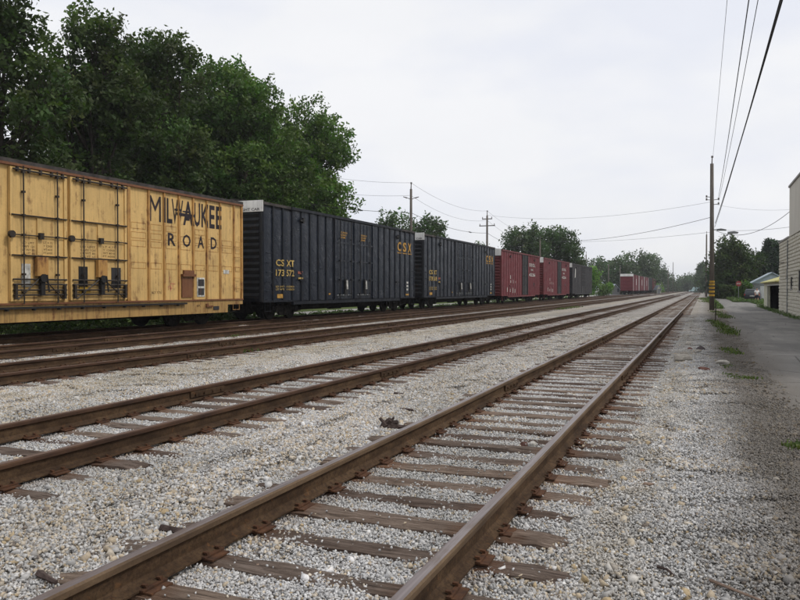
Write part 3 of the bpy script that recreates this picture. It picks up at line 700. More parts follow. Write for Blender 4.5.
# ---- yellow boxcar
def yY(px): return at(px, X=-17.65)[1]
def zS(px, py): return CAMH + (HZ-py)/(703-px)*17.65/CY
def yellow_car():
    Y1 = yY(243); Ym = yY(68); hl = Y1-Ym
    car = thing('boxcar', 'yellow boxcar with tall dark lettering, rust streaks and two plug doors', 'boxcar', (-19.2, Ym, 0))
    zs, zt = 1.17, 5.20
    car_shell(car, hl, zs, zt, dict(body='yellow_paint', roof='roof_steel', end='yellow_paint', post='yellow_post'), ladder=True)
    L_ = lambda px: yY(px)-Ym
    posts = [L_(p) for p in (149.8, 165.3, 180, 194.2, 207.8, 221.2, 234.8)]
    allp = posts + [-p for p in posts]
    dr = L_(128)
    edges = sorted([dr+.10] + posts + [hl-.02]); 
    for s in (1, -1):
        for a, b in zip(edges[:-1], edges[1:]):
            p = MB(); m_ = (a+b)/2; frs = []
            y0, y1 = sorted((s*(a+.02), s*(b-.02)))
            p.box((1.482, y0, zs+.02), (1.495, y1, zt-.16))
            if b-a < 1.2:   # pressed stiffener frames
                for z in (2.28, 3.02, 3.30, 3.62) if random.random() < .6 else (2.28, 3.02, 3.3):
                    fr = MB()
                    for (za, zb) in ((z, z+.022), (z+.20, z+.222)): fr.box((1.495, y0+.10, za), (1.4995, y1-.10, zb))
                    for yy in (y0+.10, y1-.12): fr.box((1.495, yy, z+.022), (1.4995, yy+.02, z+.20))
                    frs.append(fr)
            sp_ = p.build('side_panel', 'yellow_paint', car)
            for fr in frs: fr.build('panel_frame', 'yellow_post', sp_)
        for y in posts:
            y *= s
            MB().prism([(1.495, y-.055), (1.55, y-.04), (1.55, y+.04), (1.495, y+.055)], 'z', zs+.03, zt-.15).build('side_post', 'yellow_post', car)
        y = s*(hl-.05)
        MB().box((1.495, y-.05, zs), (1.55, y+.05, zt-.14)).build('corner_post', 'yellow_post', car)
        y = s*(dr+.06)
        MB().box((1.495, y-.07, zs), (1.56, y+.07, zt-.14)).build('door_post', 'yellow_post', car)
    # side sill, deep fish belly
    sl = MB(); sl.box((1.42, -hl+1.0, .66), (1.535, hl-1.05, zs-.03)); sl.box((1.42, hl-1.05, zs-.20), (1.535, hl, zs-.03)); sl.box((1.42, -hl, zs-.20), (1.535, -hl+1.0, zs-.03))
    sl.build('side_sill', 'yellow_sill', car)
    MB().box((1.47, -hl, zs-.028), (1.575, hl, zs+.028)).build('sill_rail', 'rusty_plate', car)
    st = MB(); st.box((1.56, -L_(172)*0-6.0, 1.03), (1.66, L_(185), 1.09))
    for y in np.arange(-5.8, L_(185), .9): st.box((1.53, y, .98), (1.65, y+.05, 1.03))
    st.build('door_track', 'black_steel', car)
    MB().box((1.50, -hl, zt-.20), (1.585, hl, zt-.13)).build('eave_rail', 'rusty_plate', car)
    # doors
    for a, b, q in ((L_(10), L_(66.5), 0), (L_(70), L_(126.5), 1)):
        d = MB(); d.box((1.49, a, zs+.08), (1.545, b, zt-.24)).build
        for za, zb in ((3.62, 3.68), (2.50, 2.56)): d.box((1.545, a, za), (1.575, b, zb))
        d.box((1.545, a, zs+.08), (1.585, a+.10, zt-.24)); d.box((1.545, b-.10, zs+.08), (1.585, b, zt-.24)); d.box((1.545, a+.10, zt-.33), (1.58, b-.10, zt-.24)); 
        m_ = (a+b)/2; d.box((1.545, m_-.09, 2.56), (1.585, m_+.09, 3.62))
        door = d.build('plug_door', 'yellow_paint', car)
        for f in (.20, .80):
            y = a+(b-a)*f; r = MB(); r.tube([(1.635, y, zs+.0), (1.635, y, zt-.18)], .021, 6)
            for z in (1.5, 2.0, 2.53, 3.10, 3.65, 4.3, 4.85): r.box((1.58, y-.045, z-.03), (1.665, y+.045, z+.03))
            r.build('lock_rod', 'greasy_rod', door)
        z = 3.10
        def bar(f, nm='lock_bar'): g_ = MB(); f(g_); g_.build(nm, 'greasy_rod', door)
        bar(lambda g_: g_.tube([(1.60, a, z), (1.60, b, z)], .018, 5)); bar(lambda g_: g_.box((1.585, m_-.07, z-.09), (1.68, m_+.07, z+.09)), 'lock_box'); bar(lambda g_: g_.cyl((1.6, a-.01, z), .10, .09, 'x', 10), 'lock_hub')
        for zz in (1.42, 1.56, 1.72, 1.86): bar(lambda g_: g_.tube([(1.62, a+.05, zz), (1.62, b-.05, zz)], .026, 5))
        for yy in (a+.12, b-.14): bar(lambda g_: g_.box((1.59, yy-.04, 1.30), (1.67, yy+.04, 1.72)), 'lock_bracket')
        bar(lambda g_: g_.tube([(1.62, a+.2, 1.3), (1.64, m_, 1.95), (1.62, b-.2, 1.3)], .020, 5))
        for zz in (2.53, 3.65): bar(lambda g_: g_.tube([(1.61, a+.02, zz), (1.61, b-.02, zz)], .020, 5))
        c_ = MB(); c_.box((1.585, m_-.19, 1.96), (1.70, m_+.19, 2.50)); c_.build('gear_box', 'yellow_post', door)
        c_ = MB(); c_.box((1.585, m_-.06, 1.40), (1.70, m_+.08, 1.96)); c_.tube([(1.74, m_+.10, 2.00), (1.76, m_+.16, 1.50)], .025, 6); c_.cyl((1.70, m_, 1.9), .12, .05, 'x', 10); c_.build('door_handle', 'black_steel', door)
        w_ = MB()
        if q == 0: w_.box((1.548, a+.38, 1.65), (1.556, a+.68, 2.30)); w_.build('notice_frame', 'letter_white', door)
        else:
            w_.box((1.548, a+.34, 1.62), (1.556, a+.70, 2.28)); w_.build('notice_plate', 'black_steel', door)
            MB().box((1.557, a+.36, 1.46), (1.566, a+.80, 1.66)).build('yellow_notice', 'yellow_sticker', door)
            MB().box((1.548, b-.68, 1.62), (1.556, b-.26, 2.28)).build('dark_patch', 'grey_paint', door)
        tp = MB()
        for k in range(5): tp.box((1.59, a+(b-a)*(k+.5)/5-.03, zt-.36), (1.66, a+(b-a)*(k+.5)/5+.03, zt-.22))
        tp.tube([(1.64, a+.05, zt-.30), (1.64, b-.05, zt-.30)], .03, 5); tp.build('door_roller', 'greasy_rod', door)
        for k, (s1) in enumerate(('LD LMT  BLT 4 71', 'CAPY 12000', 'LT WT 8010', 'CU FT 6000')):
            lettering(s1[:8], a+.42, m_-.16, 2.92-k*.10-.06, 2.92-k*.10, 'stencil_dark', door, base=1.546, bold=0, lift=.002)
            lettering(s1[-7:], m_+.16, b-.52, 2.96-k*.10-.06, 2.96-k*.10, 'stencil_dark', door, base=1.546, bold=0, lift=.002)
    pr = side_profile(posts)
    for ch, a, b, bo in (('M', 151, 162.4, .0), ('I', 164.2, 167, .0), ('L', 168.3, 173.8, .02), ('W', 173.2, 184.6, .0), ('A', 184.6, 194.6, .02), ('U', 195.6, 201.6, .02), ('K', 202.8, 209.8, .02), ('E', 210.8, 216, .025), ('E', 217.3, 222.8, .025)):
        lettering(ch, L_(a), L_(b), 3.94, 4.83, 'letter_brown', car, pr, bold=bo)
    # over-painted smear across the middle letters
    sm = [(L_(178), 4.26, L_(195.5), 4.37), (L_(184), 4.40, L_(192), 4.47), (L_(176), 4.42, L_(183), 4.50), (L_(186), 4.12, L_(191), 4.22), (L_(164.3), 3.97, L_(166.6), 4.76)]
    for a, z0, b, z1 in sm:
        bm_ = MB()
        ys_ = sorted([a, b] + [y for y, _ in pr if a < y < b])
        for u, v in zip(ys_[:-1], ys_[1:]):
            xa, xb = prof_x(pr, u)+.008, prof_x(pr, v)+.008; j = random.uniform(-.03, .03)
            bm_.add([(xa, u, z0+j), (xb, v, z0-j*.5), (xb, v, z1+j), (xa, u, z1-j)], [(0,1,2,3)])
        bm_.build('paint_smear', 'letter_brown', car)
    for ch, a, b in (('R', 169.3, 177), ('O', 184, 192), ('A', 199, 205.3), ('D', 212, 218)):
        lettering(ch, L_(a), L_(b), 3.14, 3.60, 'letter_brown', car, pr, bold=.02)
    # rusty hatch, louvre plates, white card, stencils
    h = MB(); h.box((1.50, L_(182.5), 1.28), (1.54, L_(193), 2.02)); h.build('rusty_hatch', 'rusty_plate', car)
    h = MB(); h.box((1.50, L_(182), 2.05), (1.62, L_(195), 2.14)); h.box((1.50, L_(184), 2.14), (1.57, L_(194), 2.28)); h.build('hatch_bracket', 'rusty_plate', car)
    h = MB(); y0, y1 = L_(198), L_(205.5)
    h.box((1.498, y0, 1.30), (1.515, y1, 2.02)); lf = h.build('notice_frame', 'letter_white', car)
    for z0, z1 in ((1.36, 1.62), (1.70, 1.96)): MB().box((1.515, y0+.05, z0), (1.522, y1-.05, z1)).build('notice_plate', 'grey_paint', lf)
    MB().box((1.498, L_(224.5), 2.20), (1.508, L_(230), 2.35)).build('white_card', 'letter_white', car)
    sp = MB()
    for k in range(7): yy = L_(168.5)+random.uniform(0, .35); zz = random.uniform(1.55, 2.0); sp.box((1.497, yy, zz), (1.499, yy+random.uniform(.04, .14), zz+.025)); sp.box((1.497, yy, zz-.1), (1.499, yy+.02, zz+.02))
    sp.build('pink_marking', 'stencil_pink', car)
    lettering('BLT 7 71', L_(153), L_(162), 1.42, 1.50, 'stencil_dark', car, base=1.495, bold=0.01, lift=.004)
    lettering('RPL', L_(197), L_(201), .92, .99, 'stencil_dark', car, base=1.535, bold=0.02, lift=.004)
    j = MB(); j.box((1.53, L_(206), .90), (1.60, L_(212.5), .95)); j.box((1.53, L_(206), .95), (1.58, L_(208), 1.03)); j.build('jack_pad', 'rusty_plate', car)
    MB().box((1.53, L_(213.5), .78), (1.56, L_(219), .92)).build('sill_plate', 'grey_paint', car)
    return car
yellow_car()

# ---- ribbed boxcars
def wavy_panel(y0, y1, z0, z1, seed, bulge=.027):
    rs = np.random.default_rng(seed); nu, nv = 5, 15; V = []; F = []
    amp = rs.uniform(.004, .015, nv); ph = rs.uniform(0, 6)
    for j in range(nv):
        for i in range(nu):
            t = i/(nu-1); V.append((1.497 + bulge*math.sin(math.pi*t)*(1+.6*math.sin(j*1.25+ph)*math.sin(j*.37+ph*2)) + (rs.uniform(-.004, .004) if 0 < i < nu-1 else 0), y0+(y1-y0)*t, z0+(z1-z0)*j/(nv-1)))
    for j in range(nv-1):
        for i in range(nu-1): a = j*nu+i; F.append((a, a+1, a+nu+1, a+nu))
    mb = MB(); mb.v = V; mb.f = F; mb.mi = [0]*len(F); return mb
def ribbed_car(label, pa, pb, zs, zt, kind, num=None, detail=True, ndoor=2):
    Ya, Yb = yY(pa), yY(pb); Ym = (Ya+Yb)/2; hl = (Yb-Ya)/2
    car = thing('boxcar', label, 'boxcar', (-19.2, Ym, 0), group=None)
    P = {'csx': dict(body='navy_post', roof='roof_steel', end='dark_end', post='navy_post', panel='navy_paint'),
         'red': dict(body='red_post', roof='roof_steel', end='red_post', post='red_post', panel='red_paint'),
         'grey': dict(body='grey_paint', roof='roof_steel', end='dark_end', post='grey_paint', panel='grey_paint')}[kind]
    car_shell(car, hl, zs, zt, P, endbrd=None)
    dw = {'csx': 2.42, 'red': 1.5, 'grey': 1.6}[kind]; dc = 0.0 if kind == 'csx' else (1.2 if kind == 'red' else .3)
    eb = []
    for side in (-1, 1):
        e0 = dc + side*(dw+.05); e1 = side*hl; n = 8 if kind == 'csx' else 9
        for k in range(n): eb.append(sorted((e0+(e1-e0)*k/n, e0+(e1-e0)*(k+1)/n)))
    posts = sorted({round(v, 4) for e in eb for v in e})
    for i, (a, b) in enumerate(eb):
        low = .10 if (kind == 'csx' and min(abs(a), abs(b)) > hl-2.6) else 0
        wavy_panel(a+.03, b-.03, zs+.02, zt-.15-low, i+int(pa)).build('side_panel', P['panel'], car, smooth=True)
    for y in posts:
        yy = max(-hl+.05, min(hl-.05, y)); hw = .05 if detail else .045
        MB().prism([(1.495, yy-hw), (1.55, yy-hw*.6), (1.55, yy+hw*.6), (1.495, yy+hw)], 'z', zs-.02, zt-.14).build('side_post', P['post'], car)
    MB().box((1.44, -hl+2.6, zs-.16), (1.54, hl-2.6, zs-.01)).box((1.44, -hl, zs-.03), (1.54, -hl+2.6, zs+.06)).box((1.44, hl-2.6, zs-.03), (1.54, hl, zs+.06)).build('side_sill', P['post'], car)
    er = MB().box((1.50, -hl+(2.4 if kind == 'csx' else 0), zt-.15), (1.60, hl-(2.4 if kind == 'csx' else 0), zt-.02)).build('eave_rail', P['post'], car)
    if kind == 'csx':
        cfg = ((dc-dw, dc-.03), (dc+.03, dc+dw))
    else: cfg = ((dc-dw, dc+dw*.0-.02), (dc+.02, dc+dw)) if kind == 'grey' else ((dc-dw+.2, dc+dw-.2),)
    for a, b in cfg:
        d = MB(); d.box((1.49, a, zs+.05), (1.53, b, zt-.2)); m_ = (a+b)/2
        for z in (zs+1.05, zs+2.05, zs+3.0): d.box((1.53, a, z-.035), (1.57, b, z+.035))
        for y in (a+.04, b-.04): d.box((1.53, y-.05, zs+.05), (1.585, y+.05, zt-.2))
        for y in (m_-.35*(b-a)/2, m_, m_+.35*(b-a)/2): d.prism([(1.53, y-.06), (1.56, y-.03), (1.56, y+.03), (1.53, y+.06)], 'z', zs+1.08, zt-.24)
        door = d.build('plug_door', P['panel'] if kind != 'red' else 'grey_paint', car)
        if kind != 'grey':
            for f in (.22, .78):
                y = a+(b-a)*f; r = MB(); r.tube([(1.61, y, zs), (1.61, y, zt-.2)], .022, 5)
                for z in (zs+.3, zs+1.05, zs+2.05, zs+3.2): r.box((1.57, y-.05, z-.04), (1.64, y+.05, z+.04))
                r.build('lock_rod', 'black_steel', door)
            if kind == 'csx':
                MB().tube([(1.68, m_, zs+.55), (1.66, m_, zs+1.02)], .055, 6).build('door_handle', 'letter_white', door)
                MB().box((1.57, m_-.12, zs+.5), (1.63, m_+.12, zs+1.1)).cyl((1.60, m_, zs+.42), .16, .04, 'x', 12).build('gear_box', 'black_steel', door)
                g_ = MB()
                for k in range(6): g_.box((1.535, a+.2+k*(b-a-.5)/6, zs+.22), (1.60, a+.36+k*(b-a-.5)/6, zs+.27))
                g_.build('door_steps', 'lamp_grey', door)
    # brackets near the ends
    for yy in (-hl+3.45, hl-3.0):
        MB().box((1.55, yy-.3, zt-.62), (1.62, yy+.05, zt-.54)).box((1.55, yy-.06, zt-.7), (1.63, yy+.06, zt-.44)).build('bracket', 'black_steel', car)
        MB().box((1.55, yy-.35, zs+.95), (1.62, yy+.1, zs+1.03)).build('bracket', P['post'], car)
    pr = side_profile([p for p in posts], hw=.05)
    return car, hl, Ym, pr, zs, zt
C1, hl1, Ym1, pr1, zs1, zt1 = ribbed_car('dark blue ribbed boxcar coupled directly behind the yellow one', 263.3, 415, 1.03, 5.40, 'csx')
C2, hl2, Ym2, pr2, zs2, zt2 = ribbed_car('dark blue ribbed boxcar between the other blue one and the first red boxcar', 424, 495, 1.03, 5.40, 'csx')
for C, hl, Ym, zt in ((C1, hl1, Ym1, zt1), (C2, hl2, Ym2, zt2)):
    b = MB().box((-1.56, -hl-.11, zt-.46), (1.60, -hl-.07, zt+.03)).build('height_board', 'white_board', C)
    o = lettering('EXCESS HEIGHT CAR', 0, 1, 0, 1, 'black_steel', b, bold=0.01)
    for v in o.data.vertices: v.co = Vector((-.55 + v.co.y*2.0, -hl-.116, zt-.42 + v.co.z*.12))
    f = (lambda y: (lambda pr: prof_x(pr, y))(pr1))
def csx_marks(C, Ym, hl, pr, num='572', m1='letter_yellow', m2='letter_orange'):
    y0 = -hl+1.05; pq = [(y, max(x, 1.535)) for y, x in pr]
    def row(a, b, z0, z1, mat=m1, bold=.05):
        for s, u, v in ((a, 0, .72), (b, .92, 1.62)):
            lettering(s, y0+u, y0+v, z0, z1, mat, C, pq, base=1.535, bold=bold, lift=.006)
    # below: initials, number and small data rows on the panels beside the end
    row('CS', 'XT', 2.62, 2.92, bold=.022); row('173', num, 2.17, 2.47, bold=.022)
    row('LD LMT', '152800', 1.66, 1.74, bold=.01); row('LT WT', '110200', 1.53, 1.61, bold=.01)
    MB().box((1.530, y0+.12, 1.18), (1.540, y0+.66, 1.36)).build('orange_plate', m2, C)
    lettering('BLT', y0+2.0, y0+2.45, 2.30, 2.42, 'stencil_pink', C, None, base=1.525, bold=.03, lift=.012)
    MB().box((1.530, y0+2.0, 2.05), (1.540, y0+2.45, 2.14)).build('tan_plate', 'letter_yellow', C)
    MB().box((1.530, y0+5.1, 1.30), (1.540, y0+5.3, 1.38)).build('orange_spot', m2, C)
    # large initials at the far end
    for ch, u in (('C', 3.05), ('S', 2.15), ('X', 1.28)):
        lettering(ch, hl-u, hl-u+.62, 3.95, 4.55, m2, C, pq, base=1.535, bold=.035, lift=.006)
        MB().box((1.535, hl-u-.02, 3.82), (1.545, hl-u+.66, 3.88)).build('underline', m2, C)
    for k in range(3): MB().box((1.530, hl-1.5, 1.5+k*.22), (1.540, hl-1.2, 1.62+k*.22)).build('data_plate', 'letter_white', C)
    MB().box((1.530, hl-1.7, 1.18), (1.540, hl-1.1, 1.28)).build('orange_plate', m2, C)
csx_marks(C1, Ym1, hl1, pr1); csx_marks(C2, Ym2, hl2, pr2, '518')
for C in (C1,):
    for a, b in ((-1.75, -1.0), (.75, 1.5)):
        for k in range(3): lettering(('CUSHION', 'LOAD', 'LINER')[k], a, b-(.1*k), 4.52-k*.13, 4.61-k*.13, 'letter_orange', C, None, base=1.565, bold=.03, lift=.01)
R1 = ribbed_car('red ribbed boxcar directly behind the two dark blue ones', 501.7, 539.8, .95, 5.38, 'red', detail=False)
R2 = ribbed_car('red ribbed boxcar in front of the grey one, second of the red pair', 543.8, 569.5, .95, 5.38, 'red', detail=False)
G1 = ribbed_car('grimy grey boxcar with a pale patch at the far end of the near cut', 572.5, 592, .95, 5.35, 'grey', detail=False)
for (C, hl, Ym, pr, zs, zt) in (R1, R2):
    y0 = 3.15
    for t_, z0, z1 in (('SOOL', 4.05, 4.42), ('NN', 3.60, 3.80), ('4226', 2.98, 3.34)):
        lettering(t_, y0+(.9 if t_ == 'NN' else 0), y0+(2.0 if t_ == 'NN' else 3.1), z0, z1, 'letter_white', C, None, base=1.53, bold=.03, lift=.02, spacing=1.15)
    for yy, z0, z1 in ((-5.5, 2.6, 2.95), (-5.4, 2.2, 2.45), (-4.3, 2.15, 2.5), (-4.5, 1.2, 1.7), (-3.6, 1.2, 1.6), (-6.8, 1.3, 1.75), (-5.6, 1.3, 1.6), (-3.3, 2.2, 2.4)):
        MB().box((1.535, yy, z0), (1.545, yy+.2, z1)).build('data_plate', 'letter_white', C)
    MB().box((-.1, -hl-.13, zt-.62), (1.5, -hl-.08, zt+.02)).build('height_board', 'white_board', C)
    MB().box((1.535, 5.4, 2.0), (1.545, 5.9, 2.3)).build('dark_plate', 'black_steel', C)
C, hl, Ym, pr, zs, zt = G1
MB().prism([(-8.3, 3.2), (-7.5, 3.35), (-7.3, 4.6), (-7.7, 4.7), (-8.0, 4.1)], 'x', 1.535, 1.545).build('pale_patch', 'letter_white', C)
MB().box((.0, -hl-.13, zt-.6), (1.5, -hl-.08, zt+.02)).build('height_board', 'white_board', C)

# ---- far cut of cars standing on its own
def far_car(label, Xs, Y0, Ln, mat, white=True, first=False):
    hl = Ln/2; car = thing('boxcar', label, 'boxcar', (Xs-SX, Y0+hl, 0), group=None); zt = 5.3; zs = 1.15
    car_shell(car, hl, zs, zt, dict(body=mat, roof='roof_steel', end=mat, post=mat), ladder=False)
    for k in range(1, 10):
        y = -hl+k*Ln/10
        if abs(y) > 1.7: MB().box((1.48, y-.05, zs), (1.55, y+.05, zt-.14)).build('side_post', mat, car)
    MB().box((1.48, -1.6, zs+.05), (1.56, 1.6, zt-.25)).build('plug_door', mat, car)
    if white:
        for y in (-hl+.0, hl-.35): MB().box((1.485, y, zs), (1.565, y+.35, zt-.14)).build('corner_post', 'white_paint', car)
        MB().box((1.58, -.9, 2.6), (1.60, .2, 4.2)).build('white_patch', 'white_paint', car)
    if first: MB().box((-1.56, -hl-.10, zt-.55), (1.57, -hl-.06, zt+.06)).build('height_board', 'white_board', car)
    return car
yy = at(634, d=186)[1]
far_car('dark red boxcar with white top board, nearest of the distant cars', -16.05, yy, 18.0, 'red_paint', first=True)
far_car('dark red boxcar second in the distant cut of cars', -16.05, yy+19.4, 18.0, 'red_paint')
far_car('dark red boxcar third in the distant cut of cars', -16.05, yy+38.8, 18.0, 'red_paint')
far_car('black boxcar fourth in the distant cut of cars', -16.05, yy+58.2, 18.0, 'dark_end', white=False)
far_car('small dark red boxcar beyond the black one at the very end of the distant cut', -16.05, yy+77.6, 18.0, 'red_post', white=False)

# ------------------------------------------------------------------ trees
def leaves(C, n_each, rad, size, outward=None, colrange=(.55, 1.45), elong=1.0, up=.3, tone=None):
    """leaf quads clustered round clump centres C"""
    k = len(C); idx = np.repeat(np.arange(k), n_each); n = len(idx)
    d = rng.normal(size=(n, 3)); d /= np.linalg.norm(d, axis=1)[:, None]; d *= (rng.random(n)**.45)[:, None]
    off = d*rad
    if outward is not None: off += outward[idx]*(rng.random(n)[:, None]*rad*elong)
    P = C[idx] + off
    nrm = rng.normal(size=(n, 3)); nrm[:, 2] += up*2; nrm /= np.linalg.norm(nrm, axis=1)[:, None]
    t = np.cross(nrm, rng.normal(size=(n, 3))); t /= np.linalg.norm(t, axis=1)[:, None]; b = np.cross(nrm, t)
    s = (size*rng.uniform(.6, 1.25, n))[:, None]
    V = np.stack([P-t*s, P-b*s*.55+t*s*.1-nrm*s*.1, P+t*s, P+b*s*.55+t*s*.1-nrm*s*.1], 1).reshape(-1, 3)
    F = np.arange(n*4).reshape(-1, 4)
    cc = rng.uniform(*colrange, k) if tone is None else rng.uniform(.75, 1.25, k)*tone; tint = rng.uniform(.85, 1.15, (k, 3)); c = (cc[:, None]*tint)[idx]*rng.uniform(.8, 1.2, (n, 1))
    return V, F, np.repeat(c, 4, 0)
def tree(name, label, x, y, h, lobes, mat, nclump=40, nleaf=26, size=.10, rad=.45, trunk=.35, z0=-.3, group=None, limbs=True):
    """lobes: list of (dx, dy, z, rx, ry, rz)"""
    t = thing(name, label, 'tree', (x, y, z0), group=group)
    tk = MB(); top = h*.55
    bend = (random.uniform(-.4, .4), random.uniform(-.4, .4))
    tk.tube([(0,0,-.1), (bend[0]*.3, bend[1]*.3, h*.2), (bend[0], bend[1], h*.38), (bend[0]*1.2, bend[1]*1.3, top)], [trunk*1.25, trunk, trunk*.75, trunk*.35], 9)
    C = []; O = []; T = []
    for (dx, dy, z, rx, ry, rz) in lobes:
        n = max(12, int(nclump*rx*rz/4))
        d = rng.normal(size=(n, 3)); d /= np.linalg.norm(d, axis=1)[:, None]
        r = (.35+.65*rng.random(n)**.5)[:, None]; p = np.array([dx, dy, z]) + d*r*np.array([rx, ry, rz])
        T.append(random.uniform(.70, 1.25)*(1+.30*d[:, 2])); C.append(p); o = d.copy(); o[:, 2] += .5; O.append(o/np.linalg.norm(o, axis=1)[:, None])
        if limbs:
            b0 = Vector((bend[0]*.8, bend[1]*.8, h*random.uniform(.25, .5))); b1 = Vector((dx, dy, z)); mid = b0.lerp(b1, .5) + Vector((random.uniform(-.5, .5), random.uniform(-.5, .5), -.3))
            rr = trunk*.35
            tk.tube([b0, mid, b1], [rr, rr*.6, rr*.25], 6)
            for q in range(0, n, 3):
                e = Vector(p[q]); s_ = mid.lerp(b1, random.uniform(.3, 1)); tk.tube([s_, s_.lerp(e, .5)+Vector((0,0,.12)), e], [rr*.22, rr*.13, .012], 4, caps=False)
    tk.build('trunk', 'bark', t)
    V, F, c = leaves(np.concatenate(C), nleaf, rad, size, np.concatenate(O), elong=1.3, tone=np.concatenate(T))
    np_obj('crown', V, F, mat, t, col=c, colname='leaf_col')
    return t
def auto_lobes(h, w, n, zlo=.28, dr=.85, shape=1.0, lr=.26):
    out_ = []
    for i in range(n):
        u = random.random(); z = h*(zlo + (0.90-zlo)*u); prof = (math.sin(math.pi*min(1, (u*.82+.12)))**.7)*shape
        a = random.uniform(0, 2*math.pi); q = random.random()**.5*prof; r = w*lr*random.uniform(.7, 1.25)
        out_.append((math.cos(a)*q*(w/2-r*.35), math.sin(a)*q*(w/2-r*.35)*dr, z, r, r, r*.85))
    return out_
def px_tree(name, label, px, ytop, wpx, d, mat, n=16, X=None, **kw):
    if X is not None: x, y, d = at(px, X=X)
    else: x, y, d = at(px, d=d)
    h = zat(ytop, d)+.3; wm = wpx*d/FPX
    lr = kw.pop('lr', .26); zlo = kw.pop('zlo', .28)
    return tree(name, label, x, y, h, auto_lobes(h*.97, wm, n, lr=lr, zlo=zlo), mat, **kw)
random.seed(21)
px_tree('broadleaf_tree', 'loose dark tree with bare limbs showing, at the left edge above the yellow boxcar', 0, -60, 140, None, 'leaf_deep', n=48, X=-32, nclump=58, nleaf=26, size=.155, rad=.42, lr=.19, trunk=.3)
px_tree('broadleaf_tree', 'tall dense dark tree rising out of view behind the yellow boxcar doors', 92, -16, 108, None, 'leaf_deep', n=34, X=-33, nclump=52, nleaf=30, size=.155, rad=.45, lr=.22, trunk=.35)
px_tree('broadleaf_tree', 'dark tree with feathery top behind the tall lettering of the yellow boxcar', 160, 16, 106, None, 'leaf_deep', n=32, X=-33, nclump=55, nleaf=30, size=.155, rad=.45, lr=.22, trunk=.3)
px_tree('broadleaf_tree', 'fresh green broad tree behind the coupling of yellow and blue boxcars', 228, 42, 144, None, 'leaf_mid', n=34, X=-34, nclump=55, nleaf=30, size=.165, rad=.5, lr=.22, trunk=.35)
px_tree('broadleaf_tree', 'spreading green tree reaching over the doors of the nearer blue boxcar', 296, 82, 124, None, 'leaf_mid', n=28, X=-34, nclump=55, nleaf=30, size=.165, rad=.5, lr=.22, zlo=.25)
px_tree('broadleaf_tree', 'shaded tree standing deep behind the row of dark trees', 125, 70, 190, None, 'leaf_deep', n=34, X=-44, nclump=40, nleaf=26, size=.17, rad=.7, lr=.24, zlo=.12)
px_tree('broadleaf_tree', 'low shaded tree filling the gap behind the two green trees', 215, 105, 180, None, 'leaf_deep', n=34, X=-45, nclump=36, nleaf=26, size=.19, rad=.7, lr=.24, zlo=.12)
# beyond the blue and red cars
for a in (('rounded green treetop left of the first utility pole above the blue boxcar', 392, 207, 46, 105, 'leaf_far', 12),
          ('green treetop right of the first utility pole above the blue boxcars', 432, 216, 44, 108, 'leaf_far', 12),
          ('small dark treetop behind the second utility pole', 478, 234, 40, 130, 'leaf_deep', 10),
          ('broad green tree behind the first red boxcar', 524, 224, 52, 125, 'leaf_far', 16),
          ('green tree with outstretched right side behind the second red boxcar', 556, 226, 48, 130, 'leaf_far', 16),
          ('small dark treetop just past the second red boxcar', 577, 256, 20, 150, 'leaf_deep', 8)):
    px_tree('broadleaf_tree', a[0], a[1], a[2], a[3], a[4], a[5], n=a[6]+6, nclump=26, nleaf=24, size=.24, rad=.75, trunk=.25, lr=.24, zlo=.2)
px_tree('leafy_bush', 'bright green bush past the end of the grey boxcar', 589, 267, 18, 160, 'leaf_bright', n=9, nclump=24, nleaf=18, size=.28, rad=.7, trunk=.12, zlo=.1)
for lab, px, yt, wp, d in (('hazy tree above the bright bush by the grey boxcar', 600, 259, 34, 245), ('hazy grey tree left behind the distant boxcars', 620, 253, 34, 235), ('tallest hazy tree behind the distant boxcars', 634, 249, 36, 268),
                      ('round hazy tree right behind the distant boxcars', 650, 256, 28, 330), ('low hazy tree past the end of the distant boxcars', 662, 268, 16, 380),
                      ('faint far tree left of the open end of the line', 674, 276, 20, 420), ('lower faint tree nearest the open end of the line', 684, 279, 16, 430)):
    px_tree('distant_tree', lab, px, yt, wp, d, 'leaf_far', n=13, nclump=11, nleaf=14, size=.45, rad=1.2, trunk=.3, zlo=.06, lr=.26, limbs=False)
# right side
def conifer(label, px, yt, wpx, d, mat='leaf_conifer', n=26, size=.16, name='conifer_tree'):
    x, y, d = at(px, d=d); h = zat(yt, d)+.1; wm = wpx*d/FPX
    t = thing(name, label, 'tree', (x, y, -.1)); MB().tube([(0,0,0), (0,0,h*.9)], [h*.022, .03], 7).build('trunk', 'bark', t)
    C = []; O = []
    for i in range(n):
        z = h*(.06+.93*i/n); r = wm/2*(1-i/n)**.8*random.uniform(.75, 1.15)+.1; m_ = max(4, int(9*(1-i/n)+4))
        for q in range(m_):
            a = 6.283*q/m_+random.random()
            for f in (.35, .7, 1.0): C.append((math.cos(a)*r*f, math.sin(a)*r*f, z-.35*r*f)); O.append((math.cos(a), math.sin(a), .25))
    V, F, c = leaves(np.array(C), 14, .32*max(1, d/70), size, np.array(O), elong=1.0)
    np_obj('crown', V, F, mat, t, col=c, colname='leaf_col'); return t
px_tree('broadleaf_tree', 'big round dark tree above the stop sign across the alley', 735, 236, 40, 125, 'leaf_deep', n=30, nclump=46, nleaf=26, size=.22, rad=.65, zlo=.16, lr=.24)
px_tree('broadleaf_tree', 'low dark tree behind the gravel side of the alley, right of the tall pole', 722, 268, 26, 140, 'leaf_conifer', n=14, nclump=26, nleaf=20, size=.25, rad=.7, zlo=.05, lr=.28)
conifer('dark spruce right of the round tree, behind the pale roofed garage', 761, 253, 18, 135, size=.26)
conifer('tallest dark spruce behind the garages', 769, 239, 20, 138, size=.26)
conifer('dark spruce closest to the block building', 777, 241, 18, 132, size=.26)
conifer('slim grey spire of a tree left of the utility poles', 702, 264, 10, 330, 'leaf_far', 16, .5)
